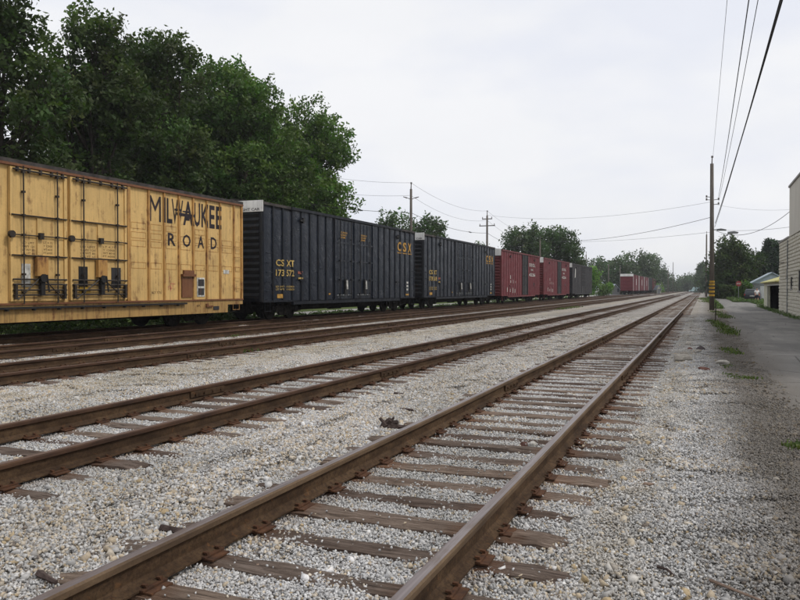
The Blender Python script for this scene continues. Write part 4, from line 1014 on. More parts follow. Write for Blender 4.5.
px_tree('distant_tree', 'faint tree behind the poles at the open end of the line', 690, 277, 22, 440, None and 'x' or 'leaf_far', n=10, nclump=10, nleaf=14, size=.5, rad=1.2, zlo=.05, limbs=False)
px_tree('distant_tree', 'hazy tree between the two wooden poles', 708, 270, 16, 260, 'leaf_far', n=10, nclump=12, nleaf=14, size=.45, rad=1.0, zlo=.05, limbs=False)
for lab, px, yt, wp, d, mt in (('bush at the foot of the stop sign', 741, 286, 11, 112, 'leaf_mid'), ('bush beside the parked dark car', 746.5, 283, 9, 106, 'leaf_mid'), ('dark bush below the round tree', 728, 283, 14, 122, 'leaf_deep'), ('dark hedge bush behind the parked car', 753, 276, 20, 128, 'leaf_deep'), ('dark bush just right of the tall pole', 717, 284, 10, 128, 'leaf_deep')):
    px_tree('leafy_bush', lab, px, yt, wp, d, mt, n=9, nclump=26, nleaf=18, size=.20, rad=.4, trunk=.08, zlo=.08, lr=.3)
C = []  # leaf bank added behind the train to block daylight beneath the yellow boxcar
for k in range(5200):
    y = random.uniform(-8, 38); C.append((random.uniform(-26.5, -22.9), y, random.uniform(-.4, 1.2+.5*math.sin(y))))
V, F, c = leaves(np.array(C), 9, .28, .10)
tag(np_obj('added_leaf_screen', V, F, 'leaf_deep', col=c, colname='leaf_col'), kind='stuff')
# far horizon woodland, one mass
C = []
for k in range(900):
    a = random.uniform(-.75, .62); d = random.uniform(520, 640); x = d*(math.tan(a)*CY - SY); y = d*(math.tan(a)*SY + CY)
    if -9 < x < 7: continue
    C.append((x, y, random.random()**1.3*(8.5+3.5*math.sin(a*23)+2*math.sin(a*61))))
V, F, c = leaves(np.array(C), 40, 4.2, 1.1)
tag(np_obj('far_woods', V, F, 'leaf_far', col=c, colname='leaf_col'), kind='stuff')

# ------------------------------------------------------------------ poles and wires
def pole(label, x, y, h, r=.16, arms=(), group=None, top=True, z0=-.1, lean=(0, 0)):
    t = thing('utility_pole', label, 'utility pole', (x, y, z0), group=group)
    MB().tube([(0,0,0), (lean[0]*.5, lean[1]*.5, h*.5), (lean[0], lean[1], h)], [r, r*.85, r*.68], 10).build('pole_shaft', 'pole_wood', t, smooth=True)
    if top: MB().tube([(lean[0], lean[1], h), (lean[0]+.02, lean[1], h+.55)], [.05, .04], 6).cyl((lean[0]+.02, lean[1], h+.45), .08, .14, 'z', 8).build('insulator', 'insulator', t)
    for (z, w_, br) in arms:
        a = MB(); a.box((-w_/2, -.05, z-.05), (w_/2, .05, z+.05))
        if br: a.tube([(-w_*.35, 0, z), (0, 0, z-.5)], .02, 5); a.tube([(w_*.35, 0, z), (0, 0, z-.5)], .02, 5)
        am = a.build('cross_arm', 'pole_wood', t)
        for s in (-.46, .46): MB().cyl((s*w_, 0, z+.06), .045, .18, 'z', 8).build('insulator', 'insulator', am)
    return t
bx, by, bd = at(712.3, X=.63)
bx, by = .63, 61.5; bd = -bx*SY + by*CY
ph = zat(164, bd)
P1 = pole('tall leaning wooden pole between the nearest track and the alley', bx, by, ph+.1, .19, lean=(-.06, 0))
for k, z in enumerate((1.05, 1.32, 1.60, 1.86)):
    MB().cyl((-.01, 0, z+.1), .20, .15, 'z', 12).build('marker_band', 'yellow_sticker', P1)
MB().tube([(0, 0, 2.18), (0, 0, 2.32)], .195, 10).build('marker_band', 'yellow_sticker', P1)
# lamp arms on the pole
zl = zat(232, bd); 
la = MB().tube([(0,0,zl-.85), (.55,-.1,zl-.45), (1.2,-.2,zl-.05)], .03, 6).build('lamp_arm', 'lamp_grey', P1)
MB().prism([(1.05, zl-.10), (1.75, zl-.08), (1.80, zl+.02), (1.5, zl+.10), (1.05, zl+.06)], 'y', -.33, -.05).build('lamp_head', 'lamp_grey', la)
la = MB().tube([(0,0,zl+.25), (.3,0,zl+.28), (.45,0,zl+.26)], .03, 6).build('lamp_arm', 'lamp_grey', P1)
MB().prism([(.30, zl+.18), (.95, zl+.17), (.98, zl+.25), (.6, zl+.34), (.30, zl+.30)], 'y', -.14, .14).build('lamp_head', 'lamp_grey', la)
zi = zat(199, bd)
it = MB()
for z, s in ((zi, -1), (zi, 1), (zi-.35, 1), (zi+.22, -1)): it.tube([(0,0,z), (s*.40,0,z+.05)], .025, 5); it.cyl((s*.42, 0, z), .06, .16, 'z', 8)
it.build('insulator_bracket', 'insulator', P1)
MB().cyl((.26, -.1, zi-1.9), .16, .75, 'z', 12).box((0, -.12, zi-1.5), (.2, -.06, zi-1.4)).build('junction_can', 'lamp_grey', P1) if False else None
P2 = pole('farther wooden pole just left of the tall one, standing by the nearest track', .62, 168, zat(235, 157)+.1, .20)
P0 = (.9, -9.0)
pl = []
for px, yt, lab, arms in ((411, 183, 'utility pole with short twin arms above the nearer blue boxcar', 1), (487, 211, 'utility pole with two cross arms above the second blue boxcar', 2), (540, 237, 'slim utility pole against the green tree behind the red boxcars', 0), (586, 252, 'short utility pole rising behind the grey boxcar', 0)):
    x, y, d = at(px, X=-23.6); h = zat(yt, d)+.36
    if arms == 1: ar = []
    elif arms == 2: ar = [(h-.95, 1.2, False), (h-1.75, 1.9, False)]
    else: ar = []
    o = pole(lab, x, y, h-.55, .15, ar, z0=-.36)
    if arms == 1:
        a = MB()
        for s in (-1, 1): a.tube([(0, 0, h-1.45), (s*.32, s*.15, h-1.30)], .03, 5); a.tube([(s*.32, s*.15, h-1.32), (s*.62, s*.28, h-1.22)], [.06, .035], 6)
        a.build('insulator_bracket', 'insulator', o)
    pl.append((x, y, h-.36))
for px, yt, d, lab in ((608.5, 264, 215, 'hazy wooden pole left of the distant boxcars'), (620, 267, 225, 'hazy wooden pole right behind the first distant boxcar'), (673, 262, 330, 'thin faint pole past the distant boxcars'), (668, 268, 300, 'short thin pole past the distant boxcars')):
    x, y, d = at(px, d=d); pole(lab, x, y, zat(yt, d), .17, z0=-.1, top=False)
def wire(label, a, b, sag, r=.012, group=None, n=24, mat='wire_black'):
    a, b = Vector(a), Vector(b); pts = [a.lerp(b, i/n) - Vector((0,0,sag*4*(i/n)*(1-i/n))) for i in range(n+1)]
    o = MB().tube([p-a for p in pts], r, 5).build('overhead_wire', mat, None, smooth=True, loc=a); return tag(o, label, 'cable', group)
# from the tall pole over the camera to the pole behind it
def over(px, z1, zfar, xo, label, r, sag=.5):
    # end point chosen on the line of the next pole behind the camera, 45 m back along the track
    y0 = -8.0; z0 = z1
    # direction seen at the top edge of the photograph
    k = (px-400)/FPX; el = (HZ-0)/FPX
    # the ray hits height ~ z1 - sag at depth d
    zz = z1 - sag*.9; d = (zz-CAMH)/el; X = d*(k*CY-SY); Y = d*(k*SY+CY)
    ax, ay_ = bx+xo, by; t = (ay_-y0)/(ay_-Y); ex = ax + (X-ax)*t
    return wire(label, (ax, ay_, zfar), (ex, y0, z1), sag, r)
over(725.5, ph+.3, ph+.45, 0, 'thin top wire running from the tip of the tall alley pole overhead', .008)
over(746.5, zi+.3, zi+.1, .42, 'dark wire second from the left running overhead from the tall alley pole', .014)
over(756, zi-.2, zi-.25, .42, 'pale thin wire left of the thick cable pair overhead', .009)
over(774, zl+1.9, zl+.65, .20, 'thick black cable, outermost of those running overhead from the tall pole', .020, .3)
over(771, zl+1.9, zl+.35, .16, 'black cable running just inside the thick outermost one overhead', .013, .45)
def pxpt(px, py, d): x, y, _ = at(px, d=d); return (x, y, zat(py, d))
wire('cable from the tall alley pole down left over the tracks', (bx, by, zat(217, bd)), pxpt(560, 241, 95), .5, .018)
wire('service cable from the tall pole up to the block building roof', (bx, by, zat(229, bd)), pxpt(790, 211, 46), .9, .016)
wire('level thin cable from the tall pole to the block building', (bx, by, zat(229.5, bd)), pxpt(790, 227, 46), .15, .010)
wire('faint upper cable crossing behind the tall pole to the right', pxpt(712, 204, 70), pxpt(800, 209, 60), .3, .007)
wire('faint lower cable crossing behind the tall pole to the left', pxpt(712, 232, 70), pxpt(520, 240, 130), .6, .012)
wire('thin level wire from the left poles toward the tall alley pole', (pl[1][0], pl[1][1], pl[1][2]-.5), pxpt(711, 202, bd), .8, .009)
for i, (a, b) in enumerate(((None, 0), (0, 1), (1, 2), (2, 3))):
    A = (pl[0][0], 30, pl[0][2]) if a is None else pl[a]; B = pl[b]
    if a is None: A = (-34.0, 46.0, pl[0][2]+1.2)
    nm = ['left of the first pole', 'between the first and second pole', 'between the second and third pole', 'between the third and fourth pole'][i]
    wire(f'top wire of the left pole line {nm}', A, B, .7, .010)
    wire(f'middle wire of the left pole line {nm}', (A[0], A[1], A[2]-1.1), (B[0], B[1], B[2]-1.1), .8, .010)
    o = wire(f'lower communication cable of the left pole line {nm}', (A[0], A[1], A[2]-2.6), (B[0], B[1], B[2]-2.6), .5, .018)
    for q in (.3, .72):
        p = Vector(A).lerp(Vector(B), q) - Vector(A) - Vector((0, 0, .5*4*q*(1-q)))
        MB().tube([p-Vector((0, .4, 0)), p+Vector((0, .4, 0))], .055, 6).build('splice_case', 'wire_black', o)

# thin stake and weeds by the pole
sx_, sy_, sd_ = at(715.6, 322)
tag(MB().tube([(0,0,-.1), (.01,0,.95)], .028, 6).build('marker_stake', 'greasy_rod', None, loc=(sx_, sy_, 0)), 'thin dark metal stake standing in the weeds before the tall pole', 'stake')
def weeds(name, label, spots, n, h, spread, mat='grass_blade', kind=None):
    C = []; V = []; F = []; Cc = []
    for (x, y) in spots:
        for _ in range(n):
            px_, py_ = x+random.gauss(0, spread[0]), y+random.gauss(0, spread[1]); a = random.uniform(0, 6.28); hh = h*random.uniform(.35, 1.1); w_ = random.uniform(.006, .016)*(1+h)
            lx, ly = math.cos(a)*hh*random.uniform(.2, .9), math.sin(a)*hh*random.uniform(.2, .9); ux, uy = -math.sin(a)*w_, math.cos(a)*w_
            b = len(V); V += [(px_-ux, py_-uy, -.03), (px_+ux, py_+uy, -.03), (px_+lx*.45+ux*1.3, py_+ly*.45+uy*1.3, hh*.7), (px_+lx*.45-ux*1.3, py_+ly*.45-uy*1.3, hh*.7), (px_+lx, py_+ly, hh*random.uniform(.7, 1.0)), (px_+lx+ux*.2, py_+ly+uy*.2, hh*.7)]
            F += [(b, b+1, b+2, b+3), (b+3, b+2, b+5, b+4)]; c = random.uniform(.55, 1.35); Cc += [(c*random.uniform(.9, 1.3), c, c*.8)]*6
    x0, y0 = spots[0]; V = np.array(V); 
    o = np_obj(name, V-np.array([x0, y0, 0]), F, mat, col=np.array(Cc), colname='leaf_col'); o.location = (x0, y0, 0)
    return tag(o, label, 'weeds', kind=kind)
A = lambda px, py: at(px, py)[:2]
weeds('weed_patch', 'leafy green weed patch around the thin stake', [A(712, 322), A(717, 324), A(722, 327), A(727, 331), A(730, 333)], 190, .12, (.16, .7))
weeds('weed_patch', 'short green weeds behind the tall wooden pole', [A(716, 312), A(721, 315), A(726, 317)], 170, .11, (.22, 1.1), kind='stuff')
weeds('weed_patch', 'thin green tuft on the gravel nearest the fallen bricks', [A(728, 350), A(733, 353)], 110, .07, (.10, .25))
weeds('weed_patch', 'low green weeds lying along the alley edge', [A(728, 375), A(737, 377.5), A(744, 378.5), A(751, 378)], 55, .04, (.09, .10))
weeds('weed_patch', 'small yellowish weeds left of the alley edge weeds', [A(722, 364), A(727, 366)], 60, .04, (.08, .16))
weeds('weed_patch', 'bright tuft at the right border on the alley', [A(797, 446)], 60, .045, (.06, .10))
weeds('weed_patch', 'small green tuft against the third track below the yellow boxcar', [A(245, 351.5)], 110, .10, (.12, .25))
weeds('weed_patch', 'tiny green tuft between the third and fourth track', [A(232, 336)], 70, .08, (.2, .3))
weeds('weed_patch', 'yellow green weeds between the tracks in front of the red boxcars', [A(560, 309), A(566, 308), A(572, 307.3)], 160, .12, (.5, 1.0))
weeds('weed_patch', 'grass below the poles at the far end of the gravel shoulder', [A(706, 300), A(708, 302), A(703, 299)], 300, .25, (.4, 3.0))
# grass beside the alley and past the train
def grass_strip(name, x0, x1, y0, y1, n, h, sz=.05):
    x = rng.uniform(x0, x1, n); y = rng.uniform(y0, y1, n)
    V, F, c = leaves(np.stack([x, y, rng.uniform(0, h, n)+(-.33 if x1 < -20 else -.06)], -1), 7, .22, sz, up=0)
    tag(np_obj(name, V, F, 'grass_blade', col=c, colname='leaf_col'), kind='stuff')
grass_strip('alley_grass', 5.25, 7.5, 76, 120, 2600, .22, .10)
grass_strip('corner_grass', 3.6, 5.3, 100, 150, 2600, .25, .12)
grass_strip('verge_grass', -25.1, -22.6, 22, 150, 6000, .22, .10)
grass_strip('shoulder_grass', .8, 1.5, 66, 150, 1500, .15, .08)
grass_strip('wall_foot_grass', 4.55, 4.85, 44, 76, 700, .08, .04)

# ------------------------------------------------------------------ buildings on the right
XW = 4.86; YB = 57.8
bl = thing('block_building', 'pale rough block building with a taller plastered rear at the right edge', 'building', (XW, 0, -.1))
MB().box((.06, 20, 0), (14, YB-.01, 4.80)).build('wall', 'plaster', bl)
hU = zat(188.7, 46)+.1
MB().box((-.02, 16, 4.86), (13, 51.2, hU)).build('upper_wall', 'plaster', bl)
MB().box((-.08, 15.9, hU), (13.1, 51.3, hU+.12)).build('coping', 'concrete', bl)
MB().box((-.06, 51.4, 4.82), (14, YB+.02, 4.92)).build('coping', 'concrete', bl)
cb = MB(); zc = 0; rw = 0
wins = [(49.6, 50.7, 1.7, 2.4), (45.0, 46.6, 1.6, 2.7), (52.6, 53.2, 2.4, 2.9), (36, 38, 1.6, 2.7)]
while zc < 4.75:
    y = 22 + (rw % 2)*.22
    while y < YB-.05:
        y1 = min(y+.43, YB)
        if not any(y1 > a and y < b and zc+.2 > c and zc < d for a, b, c, d in wins):
            o_ = random.uniform(0, .035); zz = zc
            cb.add([(.06, y+.008, zz), (.06, y1-.008, zz), (.06, y1-.008, zz+.202), (.06, y+.008, zz+.202), (-.0-o_, y+.045, zz+.03), (-.0-o_*.6, y1-.045, zz+.03), (-.0-o_*.8, y1-.045, zz+.17), (-.0-o_, y+.045, zz+.17)],
                   [(4,5,6,7)[::-1], (0,1,5,4)[::-1], (1,2,6,5)[::-1], (2,3,7,6)[::-1], (3,0,4,7)[::-1]])
        y = y1
    zc += .21; rw += 1
# end face blocks toward the camera's far side are hidden; the courses are one surface
cb.build('block_courses', 'block_stone', bl)['kind'] = 'stuff'
for a, b, c, d in wins:
    wf = MB().box((.03, a, c), (.09, b, d)).build('window', 'garage_dark', bl)
    MB().box((-.03, a-.05, c-.08), (.1, b+.05, c)).build('sill', 'concrete', wf)
MB().tube([(-.01, 53.9, 3.4), (-.35, 53.9, 3.35), (-.35, 53.9, 3.2)], .03, 6).build('wall_bracket', 'greasy_rod', bl)
MB().tube([(-.04, 51.9, .1), (-.04, 51.9, 4.7)], .04, 6).build('downpipe', 'lamp_grey', bl)
# yellow garage, long low opening toward the alley
gy = thing('garage', 'low yellow garage with a dark open front beside the block building', 'garage', (5.0, 59, -.1))
Lg = 14.5
g_ = MB(); g_.box((0, 10.6, 0), (.2, Lg, 2.25)); g_.box((0, .15, 1.98), (.2, 10.6, 2.25)); g_.box((0, 0, 0), (.2, .15, 2.25)); g_.box((.2, 0, 0), (7, .2, 2.25)); g_.box((.2, Lg-.2, 0), (7, Lg, 2.25)); g_.box((6.8, .2, 0), (7, Lg-.2, 2.25))
g_.build('wall', 'cream_wall', gy)
MB().add([(-.3, -.2, 2.20), (-.3, Lg+.3, 2.20), (3.5, Lg*.86, 3.55), (3.5, 1.0, 3.55), (7.3, -.2, 2.2), (7.3, Lg+.3, 2.2), (-.3, -.2, 2.27), (-.3, Lg+.3, 2.27)], [(6,3,2,7), (4,5,2,3), (6,4,3), (7,2,5), (0,6,7,1), (0,1,5,4), (0,4,6), (1,7,5)]).build('roof', 'yellow_roof', gy)
MB().box((-.03, .12, 1.96), (.0-.003, 10.7, 2.06)).box((-.03, 10.6, 0), (-.003, 10.72, 1.96)).build('door_frame', 'white_paint', gy)
MB().box((.25, .2, .0), (6.8, 10.6, .02)).build('garage_floor', 'garage_dark', gy)
MB().box((6.7, .2, .02), (6.79, 10.6, 2.2)).box((.3, 10.62, .02), (6.7, 10.66, 2.2)).box((.2, .21, .02), (6.7, .25, 2.2)).build('inner_wall', 'garage_dark', gy)
MB().box((.3, .25, 2.1), (6.8, 10.6, 2.17)).build('inner_ceiling', 'garage_dark', gy)
# pale roofed garage
wx, wy, wd = at(751, d=108)
gw = thing('garage', 'garage with pale blue grey gable roof behind the yellow garage', 'garage', (wx, wy, -.1))
MB().prism([(0, 0), (5.4, 0), (5.4, 2.5), (2.7, 4.0), (0, 2.5)], 'y', 0, 8).build('wall', 'lamp_grey', gw)
for s in (0, 1):
    x0, x1 = (-.4, 2.75) if s == 0 else (5.8, 2.65)
    MB().add([(x0, -.4, 2.25), (x1, -.4, 4.0), (x1, 8.4, 4.0), (x0, 8.4, 2.25), (x0, -.4, 2.38), (x1, -.4, 4.13), (x1, 8.4, 4.13), (x0, 8.4, 2.38)], [(0,1,2,3), (4,7,6,5), (0,4,5,1), (1,5,6,2), (2,6,7,3), (3,7,4,0)]).build('roof', 'pale_roof', gw)
MB().prism([(.1, 2.52), (5.3, 2.52), (2.7, 3.95)], 'y', -.03, -.003).build('gable', 'pale_roof', gw)
MB().box((1.2, -.04, .0), (4.2, -.004, 2.1)).build('door', 'white_paint', gw)
# small pale houses beyond the cars on the left
def shed(label, px, py, wpx, hpx, d, mat='white_paint'):
    x, y, d = at(px, d=d); wm = wpx*d/FPX; hm = zat(py-hpx, d)+.3
    t = thing('small_house', label, 'house', (x, y, -.4), YAW*.5); hw = wm/2; e = hm*.55
    MB().prism([(-hw, 0), (hw, 0), (hw, e), (0, hm-.1), (-hw, e)], 'y', 0, 7).build('wall', mat, t)
    for s in (-1, 1): MB().add([(s*(hw+.3), -.3, e-.2), (0, -.3, hm), (0, 7.3, hm), (s*(hw+.3), 7.3, e-.2), (s*(hw+.3), -.3, e-.08), (0, -.3, hm+.12), (0, 7.3, hm+.12), (s*(hw+.3), 7.3, e-.08)], [(0,1,2,3),(4,7,6,5),(0,4,5,1),(2,6,7,3),(3,7,4,0)]).build('roof', 'pale_roof', t)
    MB().box((-.5, -.05, .0), (.45, -.004, 2.0)).build('door', 'lamp_grey', t)
    MB().box((hw*.45, -.05, 1.2), (hw*.8, -.004, 2.1)).build('window', 'window_glass', t)
    return t
shed('white gabled house left of the distant boxcars', 602.5, 291, 11, 9, 180)
shed('pale grey shed close to the first distant boxcar', 615.5, 291, 8, 7, 195, 'lamp_grey')
shed('small cream shed just past the end of the distant boxcars', 659, 290, 4, 5, 250, 'cream_wall')
px_tree('leafy_bush', 'low dark bush in front of the white gabled house', 603, 286.5, 9, 172, 'leaf_mid', n=7, nclump=16, nleaf=16, size=.22, rad=.5, trunk=.08, zlo=.05, lr=.3)
px_tree('leafy_bush', 'pale green bush right of the white gabled house', 609, 285.5, 7, 178, 'leaf_bright', n=6, nclump=16, nleaf=16, size=.22, rad=.5, trunk=.08, zlo=.05, lr=.3)
px_tree('leafy_bush', 'yellowish bush at the end of the distant boxcars', 659, 285, 7, 310, 'leaf_bright', n=7, nclump=16, nleaf=14, size=.3, rad=.6, trunk=.08, zlo=.05, lr=.3)

# ------------------------------------------------------------------ vehicles, sign, person
def wheel(parent, x, y, r):
    w_ = MB().cyl((-.11, 0, 0), r, .22, 'x', 18).build('wheel', 'rubber', parent, loc=(x, y, r)); MB().cyl((-.12, 0, 0), r*.6, .24, 'x', 12).build('rim', 'chrome', w_)
def vehicle(name, label, cat, loc, rz, L_, W, H, mat, kind='suv'):
    t = thing(name, label, cat, loc, rz)
    hood = .0 if kind == 'van' else .26
    pr = [(-L_/2, .42), (-L_/2, .95), (-L_/2+.12, 1.05), (-L_/2+.25, H-.10), (-L_/2+.5, H), (L_*.12, H), (L_*.27, 1.08), (L_/2-.15, .95), (L_/2, .80), (L_/2, .40)]
    hw = W/2; vs = []; n = len(pr)
    for s, k in ((-1, 1), (1, 1)):
        for (y, z) in pr: q = .80 if z > 1.2 else 1.0; vs.append((s*hw*q, y, z))
    fs = [tuple(range(n)), tuple(range(n, 2*n))[::-1]] + [(i, n+i, n+(i+1) % n, (i+1) % n) for i in range(n)]
    MB().add(vs, fs).build('body', mat, t)
    MB().add([(-hw*.76, -L_/2+.145, 1.12), (hw*.76, -L_/2+.145, 1.12), (hw*.70, -L_/2+.215, H-.16), (-hw*.70, -L_/2+.215, H-.16)], [(0,1,2,3)]).build('rear_window', 'window_glass', t).location = (0, -.03, 0)
    MB().add([(-hw*.76, L_*.255, 1.14), (hw*.76, L_*.255, 1.14), (hw*.72, L_*.145, H-.08), (-hw*.72, L_*.145, H-.08)], [(0,3,2,1)]).build('windscreen', 'window_glass', t).location = (0, .03, .01)
    for s in (-1, 1):
        MB().add([(s*(hw*.865+.03), -L_/2+.45, 1.16), (s*(hw*.865+.03), L_*.20, 1.16), (s*(hw*.80+.012), L_*.11, H-.10), (s*(hw*.80+.012), -L_/2+.55, H-.10)], [(0,1,2,3)]).build('side_window', 'window_glass', t)
        MB().box((s*hw-.1 if s > 0 else -hw+.0, -L_/2-.02, .80), (s*hw if s > 0 else -hw+.1, -L_/2+.02, 1.02)).build('tail_light', 'tail_red', t)
        for y in (-L_*.31, L_*.31): wheel(t, s*(hw-.10), y, .35)
    MB().box((-hw*.96, -L_/2-.08, .42), (hw*.96, -L_/2, .60)).build('bumper', 'black_steel', t)
    MB().box((-.26, -L_/2-.022, .70), (.26, -L_/2-.004, .84)).build('number_plate', 'letter_white', t)
    return t
cx_, cy_, _ = at(754, d=93)
vehicle('parked_car', 'dark blue car parked by the pale roofed garage behind the walker', 'car', (cx_, cy_+2, -.03), R(-6), 4.3, 1.78, 1.62, 'car_navy')
vx_, vy_, _ = at(695, d=330)
vehicle('parked_van', 'pale teal van on the tracks crossing far down the line', 'van', (vx_, vy_, .12), R(78), 4.8, 1.9, 2.35, 'van_pale')
sx2, sy2, sd2 = at(738.5, d=104)
sg = thing('stop_sign', 'red octagonal stop sign before the bush across the alley', 'sign', (sx2, sy2, -.05), R(8))
MB().cyl((0, 0, 0), .035, 2.6, 'z', 8).build('sign_post', 'lamp_grey', sg)
zz = zat(283.3, sd2)
oc = [(.39*math.cos(R(22.5+45*k)), zz+.39*math.sin(R(22.5+45*k))) for k in range(8)]
MB().prism(oc, 'y', -.055, -.04).build('sign_plate', 'sign_red', sg)
o = lettering('STOP', -.27, .27, zz-.10, zz+.10, 'letter_white', sg, bold=.03)
for v in o.data.vertices: v.co = Vector((v.co.y, -.060, v.co.z))
x, y, d = at(742.3, d=108); tag(MB().box((-.12, -.03, 0), (.12, .03, 2.0), 0).build('yellow_marker_post', 'yellow_sticker', None, loc=(x, y, -.05)), 'pale yellow post in the bush right of the stop sign', 'post')

def skinned(name, mat, pts, edges, radii, parent, sub=1, root=0):
    me = bpy.data.meshes.new(name); me.from_pydata(pts, edges, []); o = bpy.data.objects.new(name, me); COL.objects.link(o)
    sk = o.modifiers.new('s', 'SKIN'); sk.use_smooth_shade = True
    if not me.skin_vertices:
        bpy.context.view_layer.objects.active = o; me.update()
        bm = bmesh.new(); bm.from_mesh(me); bm.verts.layers.skin.verify(); bm.to_mesh(me); bm.free()
    for i, r in enumerate(radii):
        me.skin_vertices[0].data[i].radius = r if isinstance(r, tuple) else (r, r); me.skin_vertices[0].data[i].use_root = (i == root)
    ss = o.modifiers.new('u', 'SUBSURF'); ss.levels = sub; ss.render_levels = sub
    dg = bpy.context.evaluated_depsgraph_get(); dg.update(); nm = bpy.data.meshes.new_from_object(o.evaluated_get(dg)); bpy.data.objects.remove(o)
    nm.materials.clear(); nm.materials.append(M[mat]); p = bpy.data.objects.new(name, nm); COL.objects.link(p); p.parent = parent; return p
px_, py_, pd_ = at(756.8, d=87)
pe = thing('person', 'person in white shirt and dark shorts walking beside the parked dark car', 'person', (px_, py_, -.03), R(200))
skinned('body', 'skin', [(0,0,.93),(0,0,1.15),(0,0,1.38),(0,0,1.48),(0,.02,1.60),(0,.03,1.70),(-.10,0,.86),(-.11,.10,.48),(-.11,.06,.08),(-.11,.20,.04),(.10,0,.86),(.11,-.06,.48),(.11,-.20,.10),(.11,-.10,.04),(-.19,0,1.40),(-.25,-.04,1.13),(-.24,.06,.90),(-.24,.10,.80),(.19,0,1.40),(.25,.04,1.13),(.24,.14,.92),(.24,.18,.83)],
        [(0,1),(1,2),(2,3),(3,4),(4,5),(0,6),(6,7),(7,8),(8,9),(0,10),(10,11),(11,12),(12,13),(2,14),(14,15),(15,16),(16,17),(2,18),(18,19),(19,20),(20,21)],
        [(.14,.10),(.12,.09),(.14,.09),.055,(.085,.095),.06,.085,.055,.038,.03,.085,.055,.038,.03,.055,.042,.032,.03,.055,.042,.032,.03], pe)
skinned('shirt', 'shirt_white', [(0,0,.90),(0,0,1.12),(0,0,1.36),(0,0,1.45),(-.20,0,1.40),(-.25,-.03,1.20),(.20,0,1.40),(.25,.03,1.20)], [(0,1),(1,2),(2,3),(2,4),(4,5),(2,6),(6,7)], [(.19,.14),(.165,.125),(.18,.12),.07,.085,.075,.085,.075], pe)
skinned('shorts', 'shorts_dark', [(0,0,.98),(0,0,.88),(-.11,.02,.78),(-.12,.06,.55),(.11,-.01,.78),(.12,-.04,.55)], [(0,1),(1,2),(2,3),(1,4),(4,5)], [(.17,.13),(.17,.13),.115,.10,.115,.10], pe)
skinned('hair', 'hair_dark', [(0,-.02,1.66),(0,.0,1.74)], [(0,1)], [(.095,.10),.075], pe)

# ------------------------------------------------------------------ small things on the ballast
def rockthing(label, px, py, size, mat='rock', cat='rock', name='rock', sc=(1,1,.7), seed=0, rot=0):
    bm = bmesh.new(); bmesh.ops.create_icosphere(bm, subdivisions=2, radius=1); rs = random.Random(seed+int(px)*7)
    dirs = [Vector((rs.gauss(0,1), rs.gauss(0,1), rs.gauss(0,1))).normalized() for _ in range(9)]; cut = [rs.uniform(.55, .9) for _ in dirs]
    for v in bm.verts:
        for dr, c_ in zip(dirs, cut):
            k = v.co.dot(dr)
            if k > c_: v.co -= dr*(k-c_)
        v.co = Vector((v.co.x*sc[0], v.co.y*sc[1], v.co.z*sc[2]))*size
    me = bpy.data.meshes.new(name); bm.to_mesh(me); bm.free(); me.materials.append(M[mat]); x, y, d = at(px, py)
    o = bpy.data.objects.new(name, me); COL.objects.link(o); o.location = (x, y, float(hgt(x, y))+size*sc[2]*.45); o.rotation_euler = (0, 0, rot)
    return tag(o, label, cat)
rockthing('grey concrete lump in the rubble right of the nearest track', 682, 361, .22, 'rock', 'rock', sc=(1.1, .9, .6))
rockthing('dark rounded rock at the right of the rubble by the track', 700.5, 352, .11, 'rock_dark', sc=(1.2, 1, .9))
rockthing('tan rock on the left rear of the rubble', 689, 346, .13, 'rock', sc=(1.2, 1, .65), seed=4)
rockthing('small reddish brick piece within the rubble', 690.5, 351, .07, 'rock_brick', 'brick', 'broken_brick')
rockthing('pale rock lying on the concrete lump', 684, 356, .09, 'rock', seed=9, sc=(1.2, 1, .9))
rockthing('red broken brick lying alone before the rubble', 704, 371, .09, 'rock_brick', 'brick', 'broken_brick', sc=(1.5, .8, .6), rot=-.5)
rockthing('pale flat rock on the alley side of the red brick', 723, 365, .12, 'rock', sc=(1.2, 1, .6), seed=2)
rockthing('white stone against the second track, left of its twin', 373, 382, .055, 'rock', sc=(1.2, .8, .9), seed=5)
rockthing('white stone against the second track, right of its twin', 382, 383.5, .05, 'rock', sc=(1.1, .8, .8), seed=6)
rockthing('brown stone between the rails of the nearest track', 524.5, 444, .05, 'rock_brick', seed=3)
rockthing('tan stone beside the brown one between the nearest rails', 533, 444, .055, 'rock', seed=13)
rockthing('black lump at the end of a sleeper right of the nearest track', 622, 437, .045, 'rock_dark', seed=1)
rockthing('yellowish stone between the two nearest sleepers', 256, 565, .032, 'stick_pale', seed=8)
rockthing('pale pebble on the gravel left of the splintered wood', 425, 407, .03, 'rock', seed=31)
rockthing('large tan stone lying right of the nearest track', 642, 472, .04, 'stick_pale', seed=17, sc=(1.4, 1, .6))
rockthing('tan stone in front of the larger one right of the nearest track', 650, 486, .038, 'stick_pale', seed=18, sc=(1.3, 1, .6))
rockthing('pale grey stone by the muddy edge at lower right', 777, 480, .03, 'rock', seed=19)
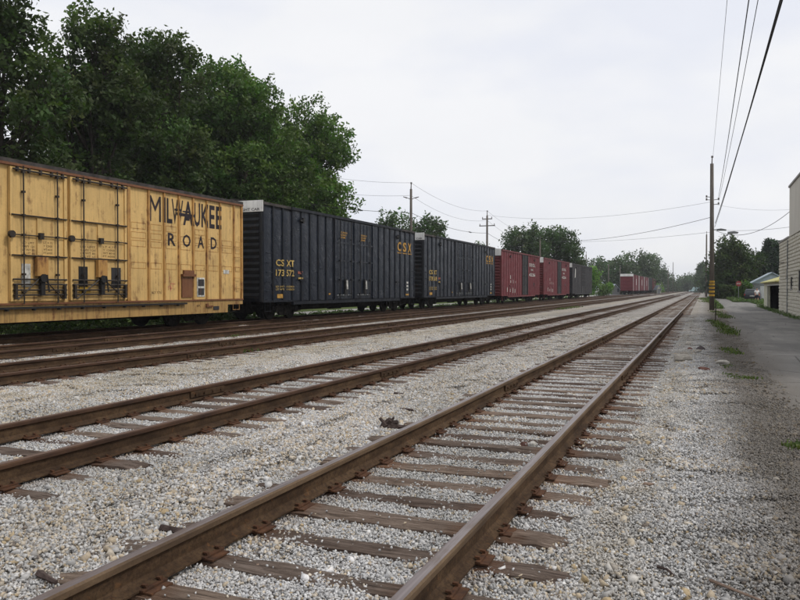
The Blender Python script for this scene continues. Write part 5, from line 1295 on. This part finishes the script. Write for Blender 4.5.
def woodbit(label, name, px, py, parts, mat, cat):
    x, y, d = at(px, py); mb = MB()
    for a, b, r0, r1 in parts: 
        a = Vector(a); b = Vector(b); m_ = a.lerp(b, .5)+Vector((random.uniform(-.01,.01), random.uniform(-.01,.01), random.uniform(-.008,.008))); mb.tube([a, m_, b], [r0, (r0+r1)/2*.9, r1], 5)
    return tag(mb.build(name, mat, None, loc=(x, y, float(hgt(x, y)))), label, cat)
woodbit('splintered dark wood stump against the outside of the nearest left rail', 'wood_fragment', 389, 426, [((-.06,0,.02), (.02,.0,.10), .050, .035), ((.0,.03,.03), (.10,.02,.07), .045, .03), ((-.02,-.03,.03), (-.11,-.01,.11), .028, .018), ((.04,-.02,.03), (.27,.02,.03), .035, .018), ((.0,.0,.06), (.05,.03,.125), .03, .012), ((-.10,.03,.01), (.12,-.05,.02), .04, .03)], 'driftwood', 'wood')
woodbit('dark flat splinter on the gravel between the two nearest tracks', 'wood_fragment', 407, 411, [((-.09,.02,.02), (.09,-.02,.025), .022, .015)], 'driftwood', 'wood')
woodbit('short dark splinter closest to the second track', 'wood_fragment', 399, 395, [((-.08,.0,.02), (.08,-.02,.02), .02, .012)], 'driftwood', 'wood')
woodbit('long pale stick lying at the lower right edge', 'stick', 732, 590, [((-.10,.05,.03), (.30,-.28,.035), .009, .006)], 'stick_pale', 'stick')
woodbit('short brown twig lying on gravel at lower right', 'stick', 668, 581, [((-.05,.07,.025), (.04,-.04,.025), .010, .006)], 'driftwood', 'stick')
woodbit('brown wood chip at the lower left edge', 'wood_fragment', 45, 579, [((-.09,.03,.03), (.10,-.03,.03), .025, .012)], 'driftwood', 'wood')
woodbit('weathered plank end poking out left of the nearest rail', 'wood_fragment', 175, 530, [((-.12,.0,.02), (.16,.0,.02), .03, .03)], 'driftwood', 'wood')

# ------------------------------------------------------------------ air
hz = MB().box((-900, -40, -1.7), (900, 950, 26)).build('haze', 'rock'); hz['kind'] = 'stuff'
hz.data.materials.clear(); hm = bpy.data.materials.new('air'); hm.use_nodes = True; hn = hm.node_tree; hn.nodes.clear()
ho = N(hn, 'ShaderNodeOutputMaterial'); hv = N(hn, 'ShaderNodeVolumePrincipled', Density=.00028); hv.inputs['Color'].default_value = (.93, .95, 1, 1); hv.inputs['Anisotropy'].default_value = .2
hn.links.new(hv.outputs[0], ho.inputs['Volume']); hz.data.materials.append(hm)
